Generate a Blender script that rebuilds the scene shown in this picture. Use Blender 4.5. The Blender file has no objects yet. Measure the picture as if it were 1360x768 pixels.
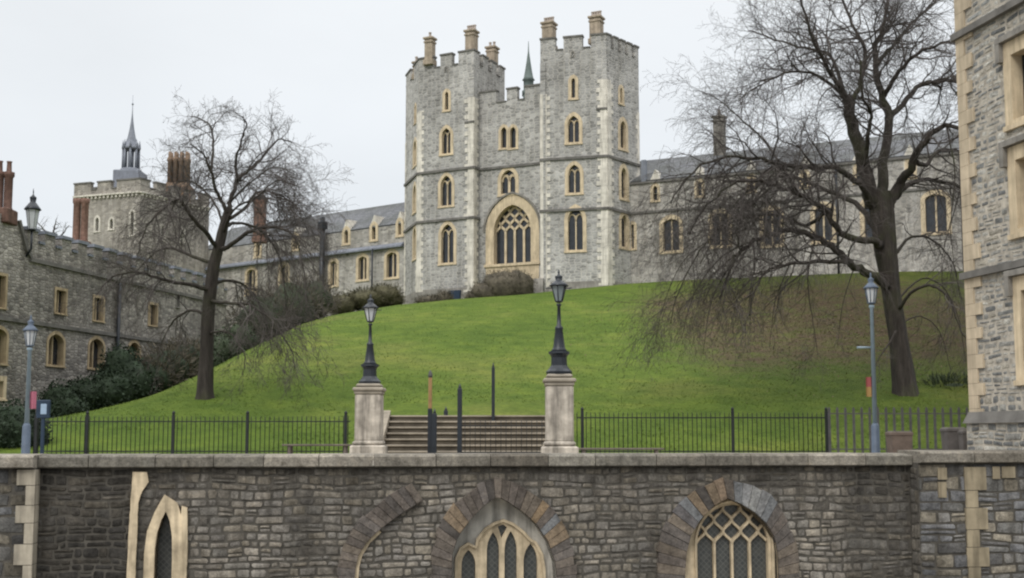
import bpy, math, random
from mathutils import Vector, Matrix, noise
R = math.radians
S = bpy.context.scene
COL = S.collection

# ------------------------------------------------------------------ camera
FPX, HZ, CZ = 1600.0, 580.0, 0.6          # focal length in photo pixels, horizon row, eye height
cam = bpy.data.cameras.new('camera'); cam.sensor_width = 36.0; cam.lens = 36.0*FPX/1360
PITCH = math.atan(0.1); cam.shift_y = 36/1360
cam.clip_start = 0.5; cam.clip_end = 3000
co = bpy.data.objects.new('camera', cam); COL.objects.link(co)
co.location = (0, 0, CZ); co.rotation_euler = (math.pi/2+PITCH, 0, 0)
S.camera = co

# ------------------------------------------------------------------ light
SUN_EL, SUN_ROT = R(42), R(200)
W = bpy.data.worlds.new('World'); S.world = W; W.use_nodes = True
nt = W.node_tree; N = nt.nodes; L = nt.links; N.clear()
wo = N.new('ShaderNodeOutputWorld'); bg = N.new('ShaderNodeBackground'); bg.inputs[1].default_value = 0.1
sky = N.new('ShaderNodeTexSky'); sky.sky_type = 'NISHITA'; sky.sun_disc = False
sky.sun_elevation = SUN_EL; sky.sun_rotation = SUN_ROT
tc = N.new('ShaderNodeTexCoord'); sx = N.new('ShaderNodeSeparateXYZ'); L.new(tc.outputs['Generated'], sx.inputs[0])
ramp = N.new('ShaderNodeValToRGB')
e = ramp.color_ramp.elements
e[0].position = 0.0; e[0].color = (.68, .72, .76, 1)
e[1].position = 1.0; e[1].color = (1.0, 1.0, 1.0, 1)
k = ramp.color_ramp.elements.new(.3); k.color = (.83, .86, .885, 1)
L.new(sx.outputs[2], ramp.inputs[0])
nz = N.new('ShaderNodeTexNoise'); nz.inputs['Scale'].default_value = 2.2; nz.inputs['Detail'].default_value = 5
mp = N.new('ShaderNodeMapping'); mp.inputs['Scale'].default_value = (1, 1, 2.5)
L.new(tc.outputs['Generated'], mp.inputs[0]); L.new(mp.outputs[0], nz.inputs['Vector'])
mr = N.new('ShaderNodeMapRange'); mr.inputs[1].default_value = .3; mr.inputs[2].default_value = .7
mr.inputs[3].default_value = 10.3; mr.inputs[4].default_value = 11.6
L.new(nz.outputs['Fac'], mr.inputs[0])
zb = N.new('ShaderNodeMapRange'); zb.inputs[1].default_value = .42; zb.inputs[2].default_value = 1.0     # overcast skies are brightest overhead
zb.inputs[3].default_value = 1.0; zb.inputs[4].default_value = 2.6; L.new(sx.outputs[2], zb.inputs[0])
zm = N.new('ShaderNodeMath'); zm.operation = 'MULTIPLY'; L.new(mr.outputs[0], zm.inputs[0]); L.new(zb.outputs[0], zm.inputs[1])
vm = N.new('ShaderNodeVectorMath'); vm.operation = 'SCALE'
L.new(ramp.outputs[0], vm.inputs[0]); L.new(zm.outputs[0], vm.inputs['Scale'])
mx = N.new('ShaderNodeMix'); mx.data_type = 'RGBA'; mx.inputs[0].default_value = .93
L.new(sky.outputs[0], mx.inputs[6]); L.new(vm.outputs[0], mx.inputs[7])
L.new(mx.outputs[2], bg.inputs[0]); L.new(bg.outputs[0], wo.inputs[0])

sl = bpy.data.lights.new('sun', 'SUN'); sl.energy = 1.5; sl.angle = R(25); sl.color = (1, .97, .92)
so = bpy.data.objects.new('sun', sl); COL.objects.link(so)
so.rotation_euler = (math.pi/2-SUN_EL, 0, R(-25))       # from behind the viewer, a little to the left

S.view_settings.view_transform = 'Standard'; S.view_settings.look = 'None'
S.view_settings.exposure = 0.0; S.view_settings.gamma = 1; S.view_settings.use_curve_mapping = False
S.render.filter_size = 2.2
S.cycles.filter_width = 2.2 if hasattr(S.cycles, 'filter_width') else 1.5
S.cycles.max_bounces = 5

# ------------------------------------------------------------------ helpers
def ray(px, py):
    x = (px-680)/FPX; y = (384-py+36)/FPX
    c, s = math.cos(PITCH), math.sin(PITCH)
    return Vector((x, c-y*s, s+y*c))
def pt(px, py, Y):
    d = ray(px, py); return Vector((0, 0, CZ))+d*(Y/d.y)
def zhit(px, py, z):
    d = ray(px, py); return Vector((0, 0, CZ))+d*((z-CZ)/d.z)

class G:
    def __init__(s): s.v = []; s.f = []; s.uv = []; s.c = []; s.smooth = []
    def face(s, pts, uv=None, c=None, sm=False):
        b = len(s.v); s.v += [Vector(p) for p in pts]
        s.f.append(tuple(range(b, b+len(pts)))); s.uv.append(uv); s.c.append(c); s.smooth.append(sm)
    def idx(s, vs, fs, c=None, sm=False):
        b = len(s.v); s.v += [Vector(p) for p in vs]
        for f in fs:
            s.f.append(tuple(b+i for i in f)); s.uv.append(None); s.c.append(c); s.smooth.append(sm)
    def hexa(s, p, c=None):     # p: 8 points, bottom ring then top ring
        s.idx(p, [(3,2,1,0),(4,5,6,7),(0,1,5,4),(1,2,6,5),(2,3,7,6),(3,0,4,7)], c)
    def box(s, x0, x1, y0, y1, z0, z1, c=None):
        s.hexa([(x0,y0,z0),(x1,y0,z0),(x1,y1,z0),(x0,y1,z0),(x0,y0,z1),(x1,y0,z1),(x1,y1,z1),(x0,y1,z1)], c)
    def bevbox(s, x0, x1, y0, y1, z0, z1, b=.02, c=None):
        o = Vector(((x0+x1)/2, (y0+y1)/2, 0)); hx, hy = (x1-x0)/2, (y1-y0)/2
        def ring(ix, z):
            a, d = hx-ix, hy-ix; q = b
            return [o+Vector(t)+Vector((0,0,z)) for t in ((-a+q,-d,0),(a-q,-d,0),(a,-d+q,0),(a,d-q,0),(a-q,d,0),(-a+q,d,0),(-a,d-q,0),(-a,-d+q,0))]
        rs = [ring(b, z0), ring(0, z0+b), ring(0, z1-b), ring(b, z1)]
        vs = sum(rs, []); fs = []
        for k in range(3):
            for i in range(8):
                j = (i+1) % 8; fs.append((k*8+i, k*8+j, k*8+8+j, k*8+8+i))
        fs += [tuple(range(7, -1, -1)), tuple(range(24, 32))]
        s.idx(vs, fs, c)
    def lathe(s, o, prof, n=16, rot=0, sm=True):
        o = Vector(o); vs = []; fs = []
        for r, z in prof:
            for i in range(n):
                a = 2*math.pi*i/n+rot; vs.append(o+Vector((r*math.cos(a), r*math.sin(a), z)))
        for k in range(len(prof)-1):
            for i in range(n):
                j = (i+1) % n; fs.append((k*n+i, k*n+j, k*n+n+j, k*n+n+i))
        fs.append(tuple(range(n-1, -1, -1))); fs.append(tuple(range((len(prof)-1)*n, len(prof)*n)))
        b = len(s.v); s.v += vs
        for f in fs:
            s.f.append(tuple(b+i for i in f)); s.uv.append(None); s.c.append(None); s.smooth.append(sm and len(f) == 4)
    def tube(s, pts, rad, n=6, sm=True):
        b = len(s.v); m = len(pts)
        for i, p in enumerate(pts):
            d = (pts[min(i+1, m-1)]-pts[max(i-1, 0)])
            if d.length < 1e-9: d = Vector((0, 0, 1))
            d.normalize()
            a = d.cross(Vector((.31, .95, .05))); 
            if a.length < 1e-3: a = d.cross(Vector((1, 0, 0)))
            a.normalize(); c = d.cross(a)
            for q in range(n):
                t = 2*math.pi*q/n
                s.v.append(p+(a*math.cos(t)+c*math.sin(t))*rad[i])
        for i in range(m-1):
            for q in range(n):
                r = (q+1) % n
                s.f.append((b+i*n+q, b+i*n+r, b+(i+1)*n+r, b+(i+1)*n+q)); s.uv.append(None); s.c.append(None); s.smooth.append(sm)
        if n > 3:
            s.f.append(tuple(b+(m-1)*n+q for q in range(n))); s.uv.append(None); s.c.append(None); s.smooth.append(False)
            s.f.append(tuple(b+q for q in reversed(range(n)))); s.uv.append(None); s.c.append(None); s.smooth.append(False)

def mesh_of(name, g, off=Vector((0, 0, 0))):
    me = bpy.data.meshes.new(name)
    me.from_pydata([tuple(v-off) for v in g.v], [], g.f)
    if any(u is not None for u in g.uv):
        uvl = me.uv_layers.new(name='UVMap'); data = [0.0]*(2*len(me.loops)); i = 0
        for f, u in zip(g.f, g.uv):
            for q in range(len(f)):
                if u is not None: data[2*i], data[2*i+1] = u[q]
                i += 1
        uvl.data.foreach_set('uv', data)
    if any(c is not None for c in g.c):
        ca = me.color_attributes.new('col', 'FLOAT_COLOR', 'CORNER'); data = []
        for f, c in zip(g.f, g.c):
            c = c or (.3, .3, .3)
            data += [c[0], c[1], c[2], 1.0]*len(f)
        ca.data.foreach_set('color', data)
    me.polygons.foreach_set('use_smooth', g.smooth)
    me.update(); return me

def thing(name, label, cat, loc=(0, 0, 0), group=None, kind=None):
    o = bpy.data.objects.new(name, None); COL.objects.link(o); o.location = loc
    o.empty_display_size = .3
    o['label'] = label; o['category'] = cat
    if group: o['group'] = group
    if kind: o['kind'] = kind
    return o
def rootloc(o):
    p = Vector((0, 0, 0))
    while o is not None: p = p+o.location; o = o.parent
    return p
def part(name, g, m, parent, label=None):
    me = mesh_of(name, g, rootloc(parent)); me.materials.append(m)
    o = bpy.data.objects.new(name, me); COL.objects.link(o); o.parent = parent
    if label: o['label'] = label
    return o
def single(name, g, m, label, cat, loc=(0, 0, 0), group=None, kind=None):
    me = mesh_of(name, g, Vector(loc)); me.materials.append(m)
    o = bpy.data.objects.new(name, me); COL.objects.link(o); o.location = loc
    o['label'] = label
    if cat: o['category'] = cat
    if group: o['group'] = group
    if kind: o['kind'] = kind
    return o
def copy_tree(o, loc=None, parent=None, label=None):
    c = o.copy(); COL.objects.link(c)
    if parent is not None: c.parent = parent
    if loc is not None: c.location = loc
    if label: c['label'] = label
    for ch in list(o.children): copy_tree(ch, None, c)
    return c

# ------------------------------------------------------------------ materials
def newmat(name):
    m = bpy.data.materials.new(name); m.use_nodes = True
    n = m.node_tree.nodes; b = n['Principled BSDF']; b.inputs['Specular IOR Level'].default_value = .25
    return m, n, m.node_tree.links, b
def val(n, v): n.default_value = v
def mixc(n, l, mode, fac, a, b):
    q = n.new('ShaderNodeMix'); q.data_type = 'RGBA'; q.blend_type = mode
    for s, v in ((0, fac), (6, a), (7, b)):
        if isinstance(v, (int, float)): q.inputs[s].default_value = v
        elif isinstance(v, tuple): q.inputs[s].default_value = v if len(v) == 4 else (*v, 1)
        else: l.new(v, q.inputs[s])
    return q.outputs[2]
def nzt(n, l, vec, scale, detail=4, rough=.6):
    q = n.new('ShaderNodeTexNoise'); q.inputs['Scale'].default_value = scale; q.inputs['Detail'].default_value = detail
    q.inputs['Roughness'].default_value = rough
    if vec is not None: l.new(vec, q.inputs['Vector'])
    return q.outputs['Fac']
def rampn(n, l, fac, stops):
    q = n.new('ShaderNodeValToRGB'); el = q.color_ramp.elements
    while len(el) < len(stops): el.new(.5)
    for e_, (p, c) in zip(el, stops): e_.position = p; e_.color = (*c, 1) if len(c) == 3 else c
    l.new(fac, q.inputs[0]); return q.outputs[0]
def grey(a): return (a, a, a)
def mapn(n, l, vec, scale=(1, 1, 1), loc=(0, 0, 0)):
    q = n.new('ShaderNodeMapping'); q.inputs['Scale'].default_value = scale; q.inputs['Location'].default_value = loc
    l.new(vec, q.inputs[0]); return q.outputs[0]
def bump(n, l, b, h, strength, dist=.02):
    q = n.new('ShaderNodeBump'); q.inputs['Strength'].default_value = strength; q.inputs['Distance'].default_value = dist
    l.new(h, q.inputs['Height']); l.new(q.outputs[0], b.inputs['Normal'])
def coord(n, which='Object'):
    return n.new('ShaderNodeTexCoord').outputs[which]

def mat_plain(name, c, rough=.7, var=.25, scale=3.0, metal=0, streak=0, bmp=.0, spec=.25):
    m, n, l, b = newmat(name); oc = coord(n)
    f = nzt(n, l, oc, scale, 5)
    lo = tuple(x*(1-var) for x in c); hi = tuple(min(1, x*(1+var)) for x in c)
    colr = rampn(n, l, f, [(.3, lo), (.7, hi)])
    if streak:
        f2 = nzt(n, l, mapn(n, l, oc, (5, 5, .5)), 1.2, 4)
        colr = mixc(n, l, 'MULTIPLY', 1, colr, rampn(n, l, f2, [(.35, grey(1-streak)), (.6, grey(1))]))
    l.new(colr, b.inputs['Base Color']); b.inputs['Roughness'].default_value = rough; b.inputs['Metallic'].default_value = metal
    b.inputs['Specular IOR Level'].default_value = spec
    if bmp: bump(n, l, b, nzt(n, l, oc, scale*6, 6), bmp)
    return m

def mat_rubble(name, pal, w, h, mortar, stain=.35, bmp=.5, rnd=.75):
    m, n, l, b = newmat(name); uv = coord(n, 'UV'); oc = coord(n)
    base = mapn(n, l, uv, (1/w, 1/h, 1))
    dn = n.new('ShaderNodeTexNoise'); dn.inputs['Scale'].default_value = 1.3; l.new(base, dn.inputs['Vector'])
    ad = n.new('ShaderNodeVectorMath'); ad.operation = 'MULTIPLY_ADD'
    l.new(dn.outputs['Color'], ad.inputs[0]); ad.inputs[1].default_value = (.35, .5, 0); l.new(base, ad.inputs[2])
    v1 = n.new('ShaderNodeTexVoronoi'); v1.voronoi_dimensions = '2D'; v1.inputs['Scale'].default_value = 1; v1.inputs['Randomness'].default_value = rnd
    v2 = n.new('ShaderNodeTexVoronoi'); v2.voronoi_dimensions = '2D'; v2.feature = 'DISTANCE_TO_EDGE'; v2.inputs['Scale'].default_value = 1; v2.inputs['Randomness'].default_value = rnd
    l.new(ad.outputs[0], v1.inputs['Vector']); l.new(ad.outputs[0], v2.inputs['Vector'])
    sp = n.new('ShaderNodeSeparateColor'); l.new(v1.outputs['Color'], sp.inputs[0])
    stops = [(i/(len(pal)-1), c) for i, c in enumerate(pal)]
    c = rampn(n, l, sp.outputs[0], stops)
    c = mixc(n, l, 'MULTIPLY', .6, c, rampn(n, l, nzt(n, l, uv, 9, 4), [(.3, grey(.6)), (.7, grey(1.25))]))
    edge = rampn(n, l, v2.outputs['Distance'], [(.03, grey(1)), (.11, grey(0))])
    c = mixc(n, l, 'MIX', edge, c, mortar)
    st = nzt(n, l, oc, .22, 5)
    c = mixc(n, l, 'MULTIPLY', 1, c, rampn(n, l, st, [(.35, grey(1-stain)), (.62, grey(1.08))]))
    sk = nzt(n, l, mapn(n, l, oc, (1.1, 1.1, .12)), 1.4, 4)
    c = mixc(n, l, 'MULTIPLY', 1, c, rampn(n, l, sk, [(.32, (1-stain*.9, 1-stain*.93, 1-stain)), (.55, grey(1))]))
    l.new(c, b.inputs['Base Color']); b.inputs['Roughness'].default_value = .9
    hgt = mixc(n, l, 'ADD', .4, rampn(n, l, v2.outputs['Distance'], [(0, grey(0)), (.2, grey(.8))]), nzt(n, l, uv, 14, 4))
    bump(n, l, b, hgt, bmp, .04)
    return m

ground_front_z = -4.2
def mat_blocks(name, stain=.5, dirt=None):
    m, n, l, b = newmat(name); oc = coord(n)
    at = n.new('ShaderNodeVertexColor'); at.layer_name = 'col'
    c = mixc(n, l, 'MULTIPLY', 1, at.outputs[0], rampn(n, l, nzt(n, l, oc, 7, 7, .7), [(.28, (.45, .43, .4)), (.5, grey(.95)), (.75, (1.4, 1.36, 1.28))]))
    c = mixc(n, l, 'MULTIPLY', 1, c, rampn(n, l, nzt(n, l, oc, 26, 5, .7), [(.3, grey(.6)), (.6, grey(1.12))]))
    big = nzt(n, l, oc, .5, 5, .65)
    c = mixc(n, l, 'MULTIPLY', 1, c, rampn(n, l, big, [(.36, grey(1-stain)), (.6, grey(1.05))]))
    sk = nzt(n, l, mapn(n, l, oc, (3.2, 3.2, .25)), 1.3, 5)
    c = mixc(n, l, 'MULTIPLY', 1, c, rampn(n, l, sk, [(.34, (1-stain*.8, 1-stain*.82, 1-stain*.85)), (.56, grey(1))]))
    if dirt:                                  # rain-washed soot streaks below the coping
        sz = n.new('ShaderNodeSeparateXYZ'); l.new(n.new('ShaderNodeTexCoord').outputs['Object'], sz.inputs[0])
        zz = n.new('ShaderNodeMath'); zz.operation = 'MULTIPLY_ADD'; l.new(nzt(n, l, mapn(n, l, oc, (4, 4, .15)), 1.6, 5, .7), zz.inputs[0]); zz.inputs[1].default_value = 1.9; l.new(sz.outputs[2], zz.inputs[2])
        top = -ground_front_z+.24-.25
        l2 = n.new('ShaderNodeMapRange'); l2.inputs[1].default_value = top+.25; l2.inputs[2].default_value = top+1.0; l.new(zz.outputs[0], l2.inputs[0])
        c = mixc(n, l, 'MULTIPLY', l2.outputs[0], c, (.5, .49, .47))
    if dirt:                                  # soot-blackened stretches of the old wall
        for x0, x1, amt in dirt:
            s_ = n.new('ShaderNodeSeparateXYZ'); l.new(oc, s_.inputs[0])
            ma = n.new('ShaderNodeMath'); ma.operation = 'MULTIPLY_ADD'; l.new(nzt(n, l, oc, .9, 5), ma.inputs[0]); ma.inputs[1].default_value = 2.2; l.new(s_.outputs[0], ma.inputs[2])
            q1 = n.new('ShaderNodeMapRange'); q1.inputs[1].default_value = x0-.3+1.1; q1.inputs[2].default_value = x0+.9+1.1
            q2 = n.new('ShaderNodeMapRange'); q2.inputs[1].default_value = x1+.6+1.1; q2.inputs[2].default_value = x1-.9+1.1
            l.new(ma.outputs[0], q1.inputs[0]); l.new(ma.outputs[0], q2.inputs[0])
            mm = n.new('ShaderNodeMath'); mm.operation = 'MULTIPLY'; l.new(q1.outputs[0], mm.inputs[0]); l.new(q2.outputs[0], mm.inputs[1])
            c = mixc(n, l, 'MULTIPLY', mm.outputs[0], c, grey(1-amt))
    l.new(c, b.inputs['Base Color']); b.inputs['Roughness'].default_value = .92
    bump(n, l, b, nzt(n, l, oc, 18, 8, .7), .7, .03)
    return m

def mat_slate(name, c):
    m, n, l, b = newmat(name); uv = coord(n, 'UV')
    br = n.new('ShaderNodeTexBrick'); l.new(uv, br.inputs['Vector']); br.inputs['Scale'].default_value = 1
    br.inputs['Brick Width'].default_value = .35; br.inputs['Row Height'].default_value = .22; br.inputs['Mortar Size'].default_value = .012
    br.inputs['Color1'].default_value = (*[x*.75 for x in c], 1); br.inputs['Color2'].default_value = (*[x*1.3 for x in c], 1); br.inputs['Mortar'].default_value = (*[x*.4 for x in c], 1)
    f = nzt(n, l, uv, .5, 5)
    o = mixc(n, l, 'MULTIPLY', 1, br.outputs[0], rampn(n, l, f, [(.35, (.7, .72, .62)), (.65, grey(1.15))]))
    l.new(o, b.inputs['Base Color']); b.inputs['Roughness'].default_value = .6
    bump(n, l, b, br.outputs[1], -.4, .02)
    return m

def mat_bark(name, c, green=(.05, .06, .02)):
    m, n, l, b = newmat(name); oc = coord(n)
    f = nzt(n, l, mapn(n, l, oc, (3, 3, .6)), 2.5, 8, .7)
    o = rampn(n, l, f, [(.3, tuple(x*.45 for x in c)), (.55, c), (.75, tuple(x*1.7 for x in c))])
    g = nzt(n, l, oc, .6, 4)
    o = mixc(n, l, 'MIX', rampn(n, l, g, [(.5, grey(0)), (.72, grey(.6))]), o, green)
    l.new(o, b.inputs['Base Color']); b.inputs['Roughness'].default_value = .95
    bump(n, l, b, f, 1.0, .06)
    return m

def mat_leaf(name, c, var=.5):
    m, n, l, b = newmat(name); oc = coord(n)
    f = nzt(n, l, oc, 2.0, 5)
    f2 = nzt(n, l, oc, 13, 2)
    o = rampn(n, l, f, [(.3, tuple(x*(1-var) for x in c)), (.7, tuple(x*(1+var) for x in c))])
    o = mixc(n, l, 'MULTIPLY', .7, o, rampn(n, l, f2, [(.3, grey(.6)), (.7, grey(1.4))]))
    l.new(o, b.inputs['Base Color']); b.inputs['Roughness'].default_value = .75
    return m

def mat_grass(name):
    m, n, l, b = newmat(name); oc = coord(n)
    f1 = nzt(n, l, oc, .11, 4); f2 = nzt(n, l, oc, .8, 6, .65); f3 = nzt(n, l, mapn(n, l, oc, (1, 1, .4)), 5.0, 6, .7)
    c = rampn(n, l, f1, [(.35, (.070, .112, .018)), (.52, (.094, .138, .023)), (.66, (.130, .156, .035))])
    c = mixc(n, l, 'MULTIPLY', .8, c, rampn(n, l, f2, [(.3, (.58, .66, .6)), (.5, grey(.95)), (.7, (1.34, 1.22, 1.1))]))
    c = mixc(n, l, 'MULTIPLY', .75, c, rampn(n, l, f3, [(.3, grey(.62)), (.68, grey(1.3))]))
    # leaf litter and worn earth below the big tree on the right
    s_ = n.new('ShaderNodeSeparateXYZ'); l.new(oc, s_.inputs[0])
    def win(o, a, b_, c_, d):
        q1 = n.new('ShaderNodeMapRange'); q1.inputs[1].default_value = a; q1.inputs[2].default_value = b_
        q2 = n.new('ShaderNodeMapRange'); q2.inputs[1].default_value = d; q2.inputs[2].default_value = c_
        l.new(o, q1.inputs[0]); l.new(o, q2.inputs[0])
        mm = n.new('ShaderNodeMath'); mm.operation = 'MULTIPLY'; l.new(q1.outputs[0], mm.inputs[0]); l.new(q2.outputs[0], mm.inputs[1]); return mm.outputs[0]
    mm = n.new('ShaderNodeMath'); mm.operation = 'MULTIPLY'
    l.new(win(s_.outputs[0], 6, 10.5, 24, 34), mm.inputs[0]); l.new(win(s_.outputs[1], 50, 58, 80, 94), mm.inputs[1])
    ad = n.new('ShaderNodeMath'); ad.operation = 'MULTIPLY_ADD'; l.new(nzt(n, l, oc, .9, 7, .7), ad.inputs[0]); ad.inputs[1].default_value = 2.6; ad.inputs[2].default_value = -1.25
    a2 = n.new('ShaderNodeMath'); a2.operation = 'ADD'; a2.use_clamp = True; l.new(ad.outputs[0], a2.inputs[0])
    m2 = n.new('ShaderNodeMath'); m2.operation = 'MULTIPLY'; m2.inputs[1].default_value = .75; l.new(mm.outputs[0], m2.inputs[0]); l.new(m2.outputs[0], a2.inputs[1])
    m3 = n.new('ShaderNodeMath'); m3.operation = 'MULTIPLY'; m3.use_clamp = True; l.new(a2.outputs[0], m3.inputs[0])
    m4 = n.new('ShaderNodeMath'); m4.operation = 'MULTIPLY'; m4.inputs[1].default_value = 1.3; m4.use_clamp = True; l.new(mm.outputs[0], m4.inputs[0]); l.new(m4.outputs[0], m3.inputs[1])
    lit = rampn(n, l, nzt(n, l, oc, 3.0, 6, .7), [(.3, (.05, .042, .022)), (.55, (.105, .078, .048)), (.75, (.14, .10, .066))])
    c = mixc(n, l, 'MIX', m3.outputs[0], c, lit)
    # shade under the right-hand tree, painted in as darker turf colour
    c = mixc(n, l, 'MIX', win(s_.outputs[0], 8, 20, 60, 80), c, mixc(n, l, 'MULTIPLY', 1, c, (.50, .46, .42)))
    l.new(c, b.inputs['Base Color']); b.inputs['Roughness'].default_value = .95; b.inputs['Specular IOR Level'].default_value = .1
    bump(n, l, b, nzt(n, l, oc, 9, 8, .75), .8, .08)
    return m

M = {}
greys = [(.17, .165, .155), (.24, .235, .22), (.30, .295, .28), (.20, .195, .185), (.35, .34, .315), (.26, .25, .23)]
M['gate_stone'] = mat_rubble('grey heathstone', [(.235,.23,.218),(.335,.328,.313),(.41,.40,.383),(.28,.274,.263),(.50,.487,.463),(.36,.352,.336)], .46, .24, (.50, .475, .43), .24, .5)
M['wing_stone'] = mat_rubble('grey range stone', [(.22,.21,.195),(.33,.315,.29),(.42,.40,.37),(.28,.27,.25),(.50,.475,.43),(.35,.33,.30)], .45, .22, (.40, .37, .33), .3, .5)
M['old_stone'] = mat_rubble('weathered brown stone', [(.16,.15,.138),(.29,.273,.248),(.39,.368,.332),(.21,.197,.18),(.48,.447,.40),(.31,.29,.262)], .32, .15, (.25, .225, .195), .35, .8)
M['tower_stone'] = mat_rubble('pale tower stone', [(.25,.23,.205),(.35,.325,.29),(.44,.41,.365),(.31,.288,.255),(.50,.46,.40)], .45, .25, (.33, .30, .26), .3, .4)
M['cream'] = mat_plain('cream dressed stone', (.60, .49, .335), .85, .18, 2.0, streak=.3, bmp=.15)
M['cream_old'] = mat_plain('weathered cream stone', (.60, .49, .335), .9, .3, 3.4, streak=.42, bmp=.3)
M['tanstone'] = mat_plain('dull tan stone', (.40, .315, .20), .9, .25, 2.0, streak=.3, bmp=.2)
M['palestone'] = mat_plain('pale quoin stone', (.64, .60, .525), .85, .25, 1.2, streak=.3, bmp=.2)
M['dressed'] = mat_plain('grey dressed stone', (.24, .225, .20), .9, .3, 1.5, streak=.3, bmp=.3)
M['string'] = mat_plain('dark string stone', (.14, .133, .122), .9, .35, 1.5, bmp=.3)
M['glass'] = mat_plain('dark leaded glass', (.022, .025, .03), .12, .4, 2.0, spec=.5)
def mat_leaded():
    m, n, l, b = newmat('leaded glass'); oc = coord(n)
    q = n.new('ShaderNodeMapping'); q.inputs['Rotation'].default_value = (math.pi/2, 0, math.pi/4); l.new(oc, q.inputs[0])
    br = n.new('ShaderNodeTexBrick'); br.offset = 0; l.new(q.outputs[0], br.inputs['Vector']); br.inputs['Scale'].default_value = 1
    br.inputs['Brick Width'].default_value = .085; br.inputs['Row Height'].default_value = .085; br.inputs['Mortar Size'].default_value = .008
    br.inputs['Color1'].default_value = (.040, .045, .044, 1); br.inputs['Color2'].default_value = (.065, .068, .062, 1); br.inputs['Mortar'].default_value = (.10, .10, .095, 1)  # pane tones lifted to stand in for reflected sky
    l.new(br.outputs[0], b.inputs['Base Color']); b.inputs['Roughness'].default_value = .28; b.inputs['Specular IOR Level'].default_value = .5
    bump(n, l, b, nzt(n, l, oc, 9, 2), .25, .02); return m
M['leaded'] = mat_leaded()
M['slate'] = mat_slate('slate roofing', (.105, .108, .118))
M['lead'] = mat_plain('lead sheet', (.20, .215, .25), .5, .2, 1.5, streak=.2)
M['brick_far'] = mat_plain('hazy red brick', (.20, .118, .092), .9, .3, 4.0, streak=.25, bmp=.3)  # distance haze mixed into the brick colour of the far chimneys
M['brick'] = mat_plain('red brick', (.135, .080, .062), .9, .35, 4.0, streak=.25, bmp=.4)
M['buff'] = mat_plain('buff chimney brick', (.35, .29, .22), .9, .25, 3.0, streak=.3, bmp=.3)
M['pot'] = mat_plain('terracotta pot', (.36, .31, .27), .8, .2, 6.0)
M['iron'] = mat_plain('black painted iron', (.012, .016, .022), .38, .3, 5.0, spec=.45)
M['ironfence'] = mat_plain('black fence iron', (.018, .02, .021), .5, .3, 5.0)
M['greyrail'] = mat_plain('weathered grey rail', (.075, .073, .072), .7, .3, 5.0)
M['bluegrey'] = mat_plain('blue grey paint', (.22, .29, .34), .45, .12, 4.0, streak=.15, spec=.4)
M['darkblue'] = mat_plain('dark blue grey paint', (.085, .11, .15), .5, .2, 4.0)
M['lampglass'] = mat_plain('pale lamp glass', (.50, .52, .53), .15, .1, 6.0, spec=.5)
M['pier'] = mat_plain('stained pier stone', (.43, .385, .325), .9, .38, 3.2, streak=.55, bmp=.3)
M['step'] = mat_plain('worn step stone', (.27, .235, .185), .9, .3, 2.0, bmp=.3)
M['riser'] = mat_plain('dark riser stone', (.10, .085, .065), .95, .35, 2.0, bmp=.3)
M['coping'] = mat_blocks('coping stone', .3)
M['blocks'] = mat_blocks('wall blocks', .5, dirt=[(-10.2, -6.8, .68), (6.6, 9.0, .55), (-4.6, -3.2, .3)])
M['flint'] = mat_blocks('flint blocks', .22)
M['vous'] = mat_blocks('arch stones', .25)
M['mortar'] = mat_plain('dark mortar', (.078, .071, .060), .95, .4, 6.0, bmp=.5)
M['mortar_pale'] = mat_plain('buff mortar', (.38, .345, .29), .95, .4, 6.0, bmp=.5)
M['plaster'] = mat_plain('stained plaster', (.60, .57, .51), .9, .35, 1.6, streak=.5, bmp=.2)
M['grass'] = mat_grass('lawn turf')
M['paving'] = mat_plain('terrace gravel', (.26, .235, .20), .95, .25, 6.0, bmp=.4)
M['earth'] = mat_plain('lower ground', (.15, .14, .12), .95, .3, 2.0, bmp=.4)
M['bark'] = mat_bark('dark bark', (.052, .044, .038))
M['twig'] = mat_plain('twig bark', (.080, .070, .064), .9, .4, 1.0)
M['twig_far'] = mat_plain('distant twigs', (.17, .165, .17), .9, .2, 1.0)
M['evergreen'] = mat_leaf('dark evergreen leaf', (.018, .030, .015))
M['evergreen_mid'] = mat_leaf('dull green leaf', (.032, .044, .022))
M['brownbush'] = mat_leaf('dry brown growth', (.085, .073, .052), .45)
M['mossbush'] = mat_leaf('moss brown growth', (.072, .066, .036), .5)
M['litter'] = mat_leaf('fallen leaves', (.15, .105, .07), .4)
M['wood'] = mat_plain('weathered timber', (.12, .10, .085), .8, .3, 3.0, bmp=.3)
M['planter'] = mat_plain('brown planter', (.125, .095, .078), .8, .25, 4.0)
M['planter_grey'] = mat_plain('grey planter', (.10, .09, .085), .8, .25, 4.0)
M['yellowwood'] = mat_plain('ochre painted wood', (.27, .165, .075), .7, .2, 4.0)
M['pink'] = mat_plain('pink banner cloth', (.36, .12, .165), .8, .12, 3.0)
M['red'] = mat_plain('red banner cloth', (.26, .07, .07), .8, .12, 3.0)
M['yellow'] = mat_plain('yellow banner cloth', (.30, .185, .07), .8, .12, 3.0)
M['signface'] = mat_plain('pale blue sign face', (.27, .36, .47), .5, .15, 5.0)
M['signframe'] = mat_plain('dark blue sign frame', (.02, .035, .06), .5, .2, 5.0)

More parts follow.
